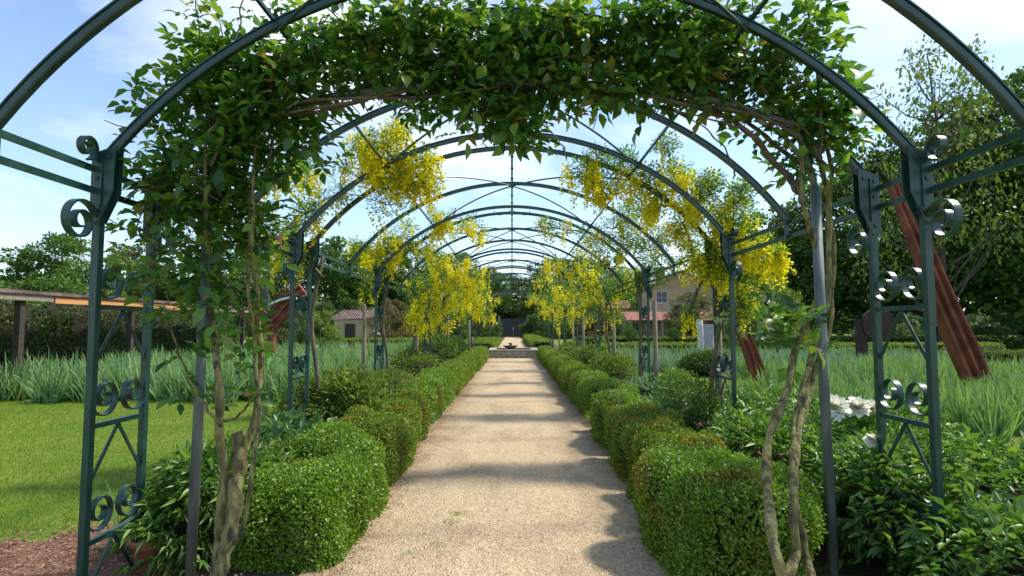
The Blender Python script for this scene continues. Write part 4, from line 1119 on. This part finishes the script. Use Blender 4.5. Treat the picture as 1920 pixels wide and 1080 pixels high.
# plant labels
for px, Z, lb in ((592,26.8,'plant label before the left hedge, nearer the second pillar'),(646,26.7,'plant label before the left hedge, nearer the third pillar')):
    x = (px-960)/F*Z
    t = thing('plant_label', (x, Z, 0), 'small white ' + lb, 'plant label', 'white plant labels')
    mb = MB(); mb.box((x, Z, .33), (.02,.02,.66)); mb.build('stem', M['pole'], t)
    mb = MB(); mb.sweep([(x-.15,Z-.02,.70),(x+.15,Z-.02,.70)], [(-.008,-.08),(.008,-.08),(.008,.08),(-.008,.08)]); mb.build('plate', M['white'], t)
for px, Z, h, lb in ((622,26.9,.6,'rusty steel edging block between the two plant labels'),(663,26.6,.9,'rusty steel post block right of the plant labels')):
    x = (px-960)/F*Z
    mb = MB(); mb.sweep([(x,Z,0),(x+.02,Z,h*.5),(x,Z,h)], RP(.36,.2,.03), up=(0,1,0)); tag(mb.build('rusty_block', M['rust']), lb, 'sculpture')

# ---------------------------------------------------------------- BUILDINGS
def rooftile(name, cols):
    m, t = newmat(name)
    tcn = t.nodes.new('ShaderNodeTexCoord')
    w = t.nodes.new('ShaderNodeTexWave'); w.inputs['Scale'].default_value = 1.6; w.bands_direction = 'X'
    w.inputs['Distortion'].default_value = .6; w.inputs['Detail'].default_value = 1
    n = t.nodes.new('ShaderNodeTexNoise'); n.inputs['Scale'].default_value = 2.4; n.inputs['Detail'].default_value = 6
    for q in (w, n): t.links.new(tcn.outputs['Object'], q.inputs['Vector'])
    r = ramp_of(t, cols, [.35,.5,.65]); t.links.new(n.outputs['Fac'], r.inputs[0])
    p = t.nodes.new('ShaderNodeBsdfPrincipled'); p.inputs['Roughness'].default_value = .85
    t.links.new(r.outputs[0], p.inputs['Base Color'])
    b = t.nodes.new('ShaderNodeBump'); b.inputs['Strength'].default_value = 1; b.inputs['Distance'].default_value = .08
    t.links.new(w.outputs['Fac'], b.inputs['Height']); t.links.new(b.outputs[0], p.inputs['Normal'])
    o = t.nodes.new('ShaderNodeOutputMaterial'); t.links.new(p.outputs[0], o.inputs[0])
    return m
M['redtile'] = rooftile('red_roof_tiles', [(.20,.075,.05),(.32,.12,.085),(.40,.18,.12)])
M['tantile'] = rooftile('tan_roof_tiles', [(.26,.17,.10),(.36,.24,.15),(.42,.30,.20)])
M['brownroof'] = rooftile('brown_old_roof', [(.08,.05,.04),(.14,.09,.075),(.2,.14,.11)])
M['ochre'] = solid('ochre_render', [(.34,.25,.14),(.44,.33,.19),(.50,.39,.24)], 1.2, .9, 0, .3, 10)
M['stonewall'] = solid('rubble_wall', [(.20,.16,.12),(.32,.26,.19),(.40,.34,.26)], 2.5, .9, 0, .6, 8)
M['brick'] = solid('old_brick', [(.22,.10,.06),(.32,.16,.10)], 6, .9, 0, .3)
M['glass'] = solid('dark_panes', [(.02,.025,.03),(.035,.04,.05)], 2, .15, 0)
M['frame'] = solid('pale_window_frame', [(.45,.44,.42),(.55,.54,.5)], 6, .7)
M['darkwood'] = solid('dark_timber', [(.03,.022,.016),(.06,.042,.03)], 8, .8, 0, .3, stretch=(1,.2,1))
M['sunlitwood'] = solid('sunlit_orange_timber', [(.42,.17,.05),(.56,.25,.08),(.62,.30,.10)], 6, .7, 0, .2, stretch=(1,.1,1))  # warm sunlight on the timber is put into this orange base colour
def window(parent, x, y, z, w, h, cols=3, rows=3):
    mb = MB(); fr = .07
    mb.box((x, y-.04, z+h/2-fr/2), (w, .08, fr)); mb.box((x, y-.04, z-h/2+fr/2), (w, .08, fr))
    for s in (-1, 1): mb.box((x+s*(w/2-fr/2), y-.04, z), (fr, .08, h-2*fr))
    for i in range(1, cols): mb.box((x-w/2+w*i/cols, y-.03, z), (.035,.05,h-2*fr))
    for j in range(1, rows): 
        for i in range(cols):
            ww = w/cols; mb.box((x-w/2+ww*(i+.5), y-.03, z-h/2+h*j/rows), (ww-.04,.045,.03))
    f = mb.build('window', M['frame'], parent)
    mb = MB(); mb.box((x, y-.012, z), (w-.1,.02,h-.1)); mb.build('pane', M['glass'], f)
ho = thing('farmhouse', (18, 60, 0), 'pale farmhouse with a red tiled porch roof and a balcony at right beyond the hedges', 'house')
wx0, wx1 = 12.3, 24.0
mb = MB(); mb.box(((wx0+wx1)/2, 64.5, 1.5), (wx1-wx0, 5, 3.0)); mb.build('wall', M['stonewall'], ho)
mb = MB(); mb.add([(wx0-.4,59.6,2.32),(wx1+.3,59.6,2.32),(wx1+.3,62.6,3.25),(wx0-.4,62.6,3.25),(wx0-.4,59.6,2.18),(wx1+.3,59.6,2.18),(wx1+.3,62.6,3.11),(wx0-.4,62.6,3.11)],
   [(0,1,2,3),(7,6,5,4),(0,4,5,1),(1,5,6,2),(2,6,7,3),(3,7,4,0)]); mb.build('porch_roof', M['redtile'], ho)
for x in (12.4, 15.6, 18.8, 22.0): 
    mb = MB(); mb.box((x, 59.9, 1.1), (.22,.22,2.2)); mb.build('porch_post', M['stonewall'], ho)
for x in (13.4, 17.7, 21.2): window(ho, x, 62.0, 1.35, 1.1, 1.5)
mb = MB(); mb.box((19.5, 67.2, 3.4), (8.6, 4.4, 6.0)); mb.build('upper_wall', M['ochre'], ho)
mb = MB()
gx0, gx1, gy0, gy1, ze, zr = 14.9, 24.1, 64.6, 69.8, 6.0, 7.9
xm = 19.5
mb.add([(gx0,gy0,ze),(xm,gy0,zr),(gx1,gy0,ze),(gx0,gy1,ze),(xm,gy1,zr),(gx1,gy1,ze),(gx0,gy0,ze-.18),(xm,gy0,zr-.18),(gx1,gy0,ze-.18),(gx0,gy1,ze-.18),(xm,gy1,zr-.18),(gx1,gy1,ze-.18)],
  [(0,1,4,3),(1,2,5,4),(9,10,7,6),(10,11,8,7),(0,6,7,1),(1,7,8,2),(3,4,10,9),(4,5,11,10),(0,3,9,6),(2,8,11,5)])
rf = mb.build('roof', M['tantile'], ho)
mb = MB(); mb.add([(15.2,64.98,6.2-.1),(23.8,64.98,6.1),(19.5,64.98,7.8)], [(0,1,2)]); mb.build('gable', M['ochre'], ho)
mb = MB(); mb.box((17.2, 66.6, 7.6), (.9,.8,1.6)); mb.box((17.2,66.6,8.45),(1.05,.95,.12)); mb.build('chimney', M['brick'], rf)
for x in (16.9, 20.3): window(ho, x, 64.99, 4.9, 1.3, 1.4, 2, 2)
mb = MB(); mb.box((17.2, 64.3, 3.25), (4.2,1.2,.12)); 
for k in range(22): mb.box((15.15+k*.195, 63.75, 3.78), (.03,.03,.92))
mb.box((17.2, 63.75, 4.27), (4.2,.05,.06)); mb.build('balcony', M['frame'], ho)
an_ = thing('brick_outbuilding', (11.2, 66, 0), 'small orange brick outbuilding left of the farmhouse', 'outbuilding')
mb = MB(); mb.box((12.0, 67.5, 1.9), (3.0,3,3.8)); mb.build('wall', M['brick'], an_)
mb = MB(); mb.add([(10.3,65.8,3.75),(13.7,65.8,3.75),(13.7,67.5,4.7),(10.3,67.5,4.7),(10.3,69.2,3.75),(13.7,69.2,3.75)], [(0,1,2,3),(3,2,5,4),(0,3,4),(1,5,2)]); mb.build('roof', M['redtile'], an_)
# left shelter running along the garden
sh = thing('garden_shelter', (-11.2, 14, 0), 'long low open shelter with a timber fascia coloured as sunlit orange at the left edge', 'shelter')
mb = MB(); mb.add([(-10.9,9,2.42),(-10.9,24,2.42),(-12.0,24,2.46),(-12.0,9,2.46),(-10.9,9,2.34),(-10.9,24,2.34),(-12.0,24,2.38),(-12.0,9,2.38)], [(0,1,2,3),(7,6,5,4),(0,4,5,1),(1,5,6,2),(2,6,7,3),(3,7,4,0)]); mb.build('roof', M['brownroof'], sh)
mb = MB(); mb.box((-10.97, 16.5, 2.24), (.05, 5.4, .15)); mb.build('fascia', M['sunlitwood'], sh)  # sunlit stretch of the fascia, its light painted as orange
mb = MB(); mb.box((-10.97, 21.6, 2.26), (.05, 4.7, .13)); mb.build('grey_fascia', M['stake'], sh)  # far stretch of the same fascia, coloured grey as unlit
mb = MB(); mb.box((-10.97, 11.4, 2.26), (.05, 4.7, .13)); mb.build('grey_fascia', M['stake'], sh)
for y in (9.2, 13, 16.8, 20.6, 23.8):
    mb = MB(); mb.box((-11.1, y, 1.15), (.14,.14,2.3)); mb.build('post', M['darkwood'], sh)
hedge('tall_hedge', 'tall leafy hedge filling the open back of the left shelter', -14.2,-12.6, 8.5,26, 2.3, M['t_mid'], 26000, .085, 48, .10, 'parterre hedges around the iris beds')
sd = thing('garden_shed', (-13.2, 46, 0), 'small cream shed with a brown roof far left behind the bushes', 'shed')
mb = MB(); mb.box((-12.6, 47.2, 1.1), (3.2,2.4,2.2)); mb.build('wall', M['ochre'], sd)
mb = MB(); mb.add([(-14.6,45.8,2.15),(-10.6,45.8,2.35),(-11.2,47.4,3.0),(-13.9,47.4,3.0),(-14.6,48.8,2.15),(-10.6,48.8,2.3)], [(0,1,2,3),(3,2,5,4),(0,3,4),(1,5,2)]); mb.build('roof', M['brownroof'], sd)
mb = MB(); mb.box((-12.9, 45.97, 1.2), (.8,.06,1.3)); mb.build('door', M['darkwood'], sd)
wl = thing('garden_wall', (0, 95, 0), 'old stone boundary wall on both sides of the far gate', 'wall')
for s in (-1, 1):
    mb = MB(); mb.box((.2+s*27.5, 95.5, 1.2), (50,.4,2.4)); mb.build('wall', M['stonewall'], wl)

# ---------------------------------------------------------------- TREES
def tree_proto(kind, seed, h, cr, trunk_frac=.28, nclump=46, nleaf=9000, leaf=.26, squash=1.0, airy=0.0):
    """returns (trunk mesh, crown mesh), tree of height h, crown radius cr, at origin"""
    rng = np.random.default_rng(seed)
    mb = MB()
    th = h*trunk_frac
    lean = rng.normal(size=2)*.02*h
    tp = resample([(0,0,-.1),(lean[0]*.3,lean[1]*.3,th*.6),(lean[0],lean[1],th),(lean[0]*1.3,lean[1]*1.3,h*.62),(lean[0]*1.2,lean[1],h*.86)], h*.05)
    n = len(tp); r0 = h*.020+.03
    mb.tube(tp, np.linspace(1,.12,n)**1.1*r0, 9)
    C_ = []
    for k in range(nclump):
        u = rng.uniform(0,1)
        z = th*.9 + (h-th*.9)*(u**.85)
        tt = (z-th*.9)/(h-th*.9)
        env = cr*math.sqrt(max(0, 1-((tt-.40)/.62)**2)) if tt > .40 else cr*(0.72+.28*tt/.40)
        a = rng.uniform(0, 6.28); rr = env*rng.uniform(.25, 1.0)**.6
        C_.append([lean[0]+rr*math.cos(a), lean[1]+rr*math.sin(a)*squash, z-.04*h, cr*rng.uniform(.17,.34)*(1-.4*tt)])
    C_ = np.array(C_)
    for c in C_[::1]:
        j = int(np.clip((c[2]/h-.22)/.8*n, 2, n-2)); s = tp[j]
        mid = (s+c[:3])/2 + np.array([0,0,-.03*h])
        p = resample([s, mid, c[:3]], h*.06)
        mb.tube(p, np.linspace(r0*.30*(1-j/n*.5), r0*.05, len(p)), 5)
        if airy:
            for q in range(3):
                e = c[:3] + rdir(rng,1)[0]*c[3]*1.3
                p = resample([c[:3], (c[:3]+e)/2+.02*h*rng.normal(size=3)*.5, e], h*.05); mb.tube(p, np.linspace(r0*.06, r0*.02, len(p)), 4)
    tm = mb.build('trunk', M['trunk'], None, True)
    w = C_[:,3]**2; w /= w.sum()
    i = rng.choice(len(C_), nleaf, p=w)
    d = rdir(rng, nleaf)
    rad = rng.uniform(.35,1.12,nleaf)**.6
    P = C_[i,:3] + d*(rad*C_[i,3])[:,None]*np.array([1,1,.72])
    A = unit(d + .9*rdir(rng,nleaf)); N = unit(np.array([0,0,.8]) + d*.6 + .7*rdir(rng,nleaf))
    L = leaf*rng.uniform(.5,1.3,nleaf)
    cm = cloud('crown', M['t_'+kind], P, A, N, L, L*.62, 'quad')
    a, b = tm.data, cm.data
    bpy.data.objects.remove(tm); bpy.data.objects.remove(cm)
    return a, b
PRO = {}
def tree(proto, loc, label, scale=1.0, rz=0.0, sz=None, group='trees around the garden', name='broadleaf_tree', cat='tree', mat=None):
    a, b = PRO[proto]
    t = thing(name, (loc[0], loc[1], 0), label, cat, group)
    t.scale = (scale, scale, sz or scale); t.rotation_euler = (0,0,rz)
    for nm, me in (('trunk', a), ('crown', b)):
        o = link(nm, me); o.parent = t
        if nm == 'crown' and mat:
            o.material_slots[0].link = 'OBJECT'; o.material_slots[0].material = M['t_'+mat]
    return t
PRO['A'] = tree_proto('mid', 201, 10, 4.2, .22, 60, 16000, .30)
PRO['B'] = tree_proto('dark', 202, 10, 4.8, .24, 64, 18000, .28)
PRO['C'] = tree_proto('light', 203, 10, 3.6, .20, 52, 15000, .26)
PRO['D'] = tree_proto('bluish', 204, 10, 4.6, .26, 50, 4600, .20, airy=1)
PRO['E'] = tree_proto('mid', 205, 4, 2.6, .06, 46, 15000, .15)      # big bush
PRO['F'] = tree_proto('dark', 206, 10, 2.0, .10, 50, 12000, .24)    # narrow
def T(proto, px, ytop, Z, label, hp=10.0, **k):
    h = EYE + (HOR-ytop)/F*Z
    wide = k.pop('wide', 1.0)
    s = h/hp
    return tree(proto, ((px-960)/F*Z, Z), label, s*wide, rz=(px*.37)%6.28, sz=s, **k)
# left side
T('E', 60, 520, 22, 'mid green bush beyond the shelter at the far left edge', 4, wide=1.3, name='garden_bush', cat='bush')
T('A', 90, 430, 40, 'rounded green tree at the far left edge behind the shelter', wide=1.0)
T('C', 175, 445, 46, 'light green tree above the sunlit-coloured fascia', wide=1.1)
T('A', 270, 455, 50, 'mid green tree between the near left pillar posts', wide=1.0, mat='olive')
T('D', 345, 400, 55, 'thin leaved tree seen through the left rose', wide=1.0)
T('A', 420, 450, 48, 'green tree directly behind the left grey pole', wide=1.1)
T('C', 480, 440, 60, 'pale brownish tree left of the second left pillar', wide=.7, mat='olive')
T('D', 505, 405, 52, 'bare looking slender tree rising above the red beam sculpture', wide=.5, mat='brown')
T('B', 575, 455, 58, 'dark green tree behind the second left pillar', wide=.9)
T('A', 640, 445, 62, 'green tree just right of the second left pillar', wide=1.0)
T('A', 690, 455, 70, 'dark tree behind the third left pillar', wide=1.0)
T('F', 740, 440, 66, 'tall narrow dark tree left of the laburnum mass', wide=1.1)
T('A', 790, 450, 80, 'green tree behind the deepest laburnum mass on the left', wide=.9, mat='light')
T('A', 850, 470, 95, 'distant green tree left of the gate', wide=1.0)
T('B', 905, 500, 104, 'dark tree just left of the gate', wide=1.0)
T('B', 948, 512, 112, 'dark tree directly behind the gate', wide=1.0, mat='bluish')
T('B', 990, 520, 106, 'dark tree just right of the gate', wide=1.0)
T('A', 1035, 482, 96, 'distant green tree right of the gate', wide=1.0)
T('B', 1090, 480, 90, 'dark tree behind the right laburnums', wide=1.0)
T('A', 1150, 478, 84, 'green tree left of the farmhouse', wide=.9, mat='light')
T('D', 1200, 495, 80, 'airy tree touching the farmhouse gable', wide=.8)
T('E', 1300, 548, 50, 'round dark olive tree in front of the farmhouse', 4, wide=.95, mat='olive', name='round_tree')
T('E', 1445, 520, 30, 'yellow green spreading bush beside the farmhouse', 4, wide=.86, name='garden_bush', cat='bush', mat='light')
T('A', 1345, 470, 82, 'tree behind the farmhouse roof', wide=1.0)
T('A', 1420, 400, 74, 'tall green tree behind the yellow green bush', wide=.9)
T('C', 1490, 405, 60, 'light green tree left of the rose trunks', wide=.9)
T('A', 1530, 330, 58, 'tall tree behind the right rose trunks', wide=.85)
T('B', 1655, 290, 56, 'large dark tree left of the near right pillar', wide=.70)
T('B', 1770, 225, 50, 'largest dark tree behind the near right pillar', wide=.92)
T('B', 1930, 150, 46, 'tall dark tree at the right edge', wide=.9)
T('D', 1765, 70, 40, 'airy half bare tree at the upper right', wide=.62, mat='light')
T('A', 2080, 60, 44, 'green tree outside the right edge', wide=1.0)
# mid height bushes that close the view below the trees
bz = [(-26,30,3.0,'A'),(-21,34,2.6,'B')]
def bush(px, ytop, Z, label, mat, wide=1.0):
    h = EYE + (HOR-ytop)/F*Z; s = h/4
    return tree('E', ((px-960)/F*Z, Z), label, s*wide, rz=(px*.77)%6.28, sz=s, group='bushes in the back of the garden', name='garden_bush', cat='bush', mat=mat)
bush(160, 590, 26, 'dark bush below the shelter roof at far left', 'dark', 1.2)
bush(250, 585, 30, 'olive bush behind the iris bed left of the rose', 'olive', 1.2)
bush(340, 580, 30, 'green bush behind the lower rose stems', 'mid', 1.2)
bush(430, 575, 34, 'dark green bush left of the red beam sculpture', 'dark', 1.1)
bush(520, 590, 38, 'olive bush right behind the red beam sculpture', 'olive', 1.1)
bush(600, 582, 36, 'bright green bush in front of the garden shed', 'light', .95)
bush(640, 560, 56, 'dark bush behind the garden shed', 'dark', 1.2)
bush(560, 545, 56, 'large dark shrub left of the garden shed', 'mid', 1.2)
bush(735, 560, 44, 'brownish bush right of the third left pillar', 'brown', .8)
bush(700, 575, 60, 'mid green bush beyond the third left pillar', 'mid', 1.2)
bush(790, 575, 62, 'dark green bush under the laburnum mass', 'dark', 1.2)
bush(850, 590, 74, 'green bush far left of the path', 'mid', 1.3)
bush(900, 585, 84, 'dark bush left of the gate posts', 'dark', 1.3)
bush(1015, 585, 84, 'dark bush right of the gate posts', 'dark', 1.2)
bush(1060, 585, 76, 'green bush far right of the path', 'mid', 1.3)
bush(1120, 580, 66, 'bronze bush left of the farmhouse porch', 'brown', 1.0)
bush(1170, 600, 58, 'green bush touching the farmhouse porch', 'mid', .9)
bush(1390, 595, 52, 'dark bush at the right end of the farmhouse', 'dark', 1.3)
bush(1460, 600, 40, 'dark bush below the yellow green bush', 'dark', 1.3)
bush(1530, 600, 54, 'green bush behind the rose trunks', 'mid', 1.3)
bush(1590, 612, 62, 'distant light bush beyond the disc sculpture', 'light', 1.5)
bush(1690, 608, 60, 'distant green bush between the right pillar posts', 'mid', 1.6)
bush(1790, 600, 50, 'green bush at the right edge under the trees', 'mid', 1.6)
bush(1900, 590, 42, 'dark bush beyond the right edge', 'dark', 1.6)
# standards (small ball trees) in the parterre
for px, Z, lb in ((1183,33,'left'),(1262,34,'right')):
    x = (px-960)/F*Z
    t = thing('standard_rose', (x, Z, 0), 'small ball headed standard, %s one of two before the farmhouse' % lb, 'standard shrub', 'ball headed standards in the parterre')
    mb = MB(); mb.tube([(x,Z,0),(x+.01,Z,.6),(x,Z,1.05)], [.03,.025,.02], 7); mb.build('trunk', M['trunk'], t, True)
    rg = np.random.default_rng(int(px)); n = 900; d = rdir(rg,n); P = np.array([x,Z,1.2]) + d*(.34*rg.uniform(.3,1,n)**.5)[:,None]
    cloud('crown', M['t_dark'], P, unit(d+rdir(rg,n)), rdir(rg,n), .09, .05, 'quad', t)
# far wood behind everything
rg = np.random.default_rng(300)
n = 26000
th = rg.uniform(-1.15, 1.15, n); rr = rg.uniform(150, 190, n)
hx = 7 + 3.2*np.sin(th*9) + 2*np.sin(th*23+1)
P = np.stack([rr*np.sin(th), rr*np.cos(th), rg.uniform(0,1,n)*hx], 1)
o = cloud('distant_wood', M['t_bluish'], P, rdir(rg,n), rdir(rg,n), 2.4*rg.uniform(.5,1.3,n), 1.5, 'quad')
tag(o, 'distant wood along the horizon', 'wood', None, 'stuff')
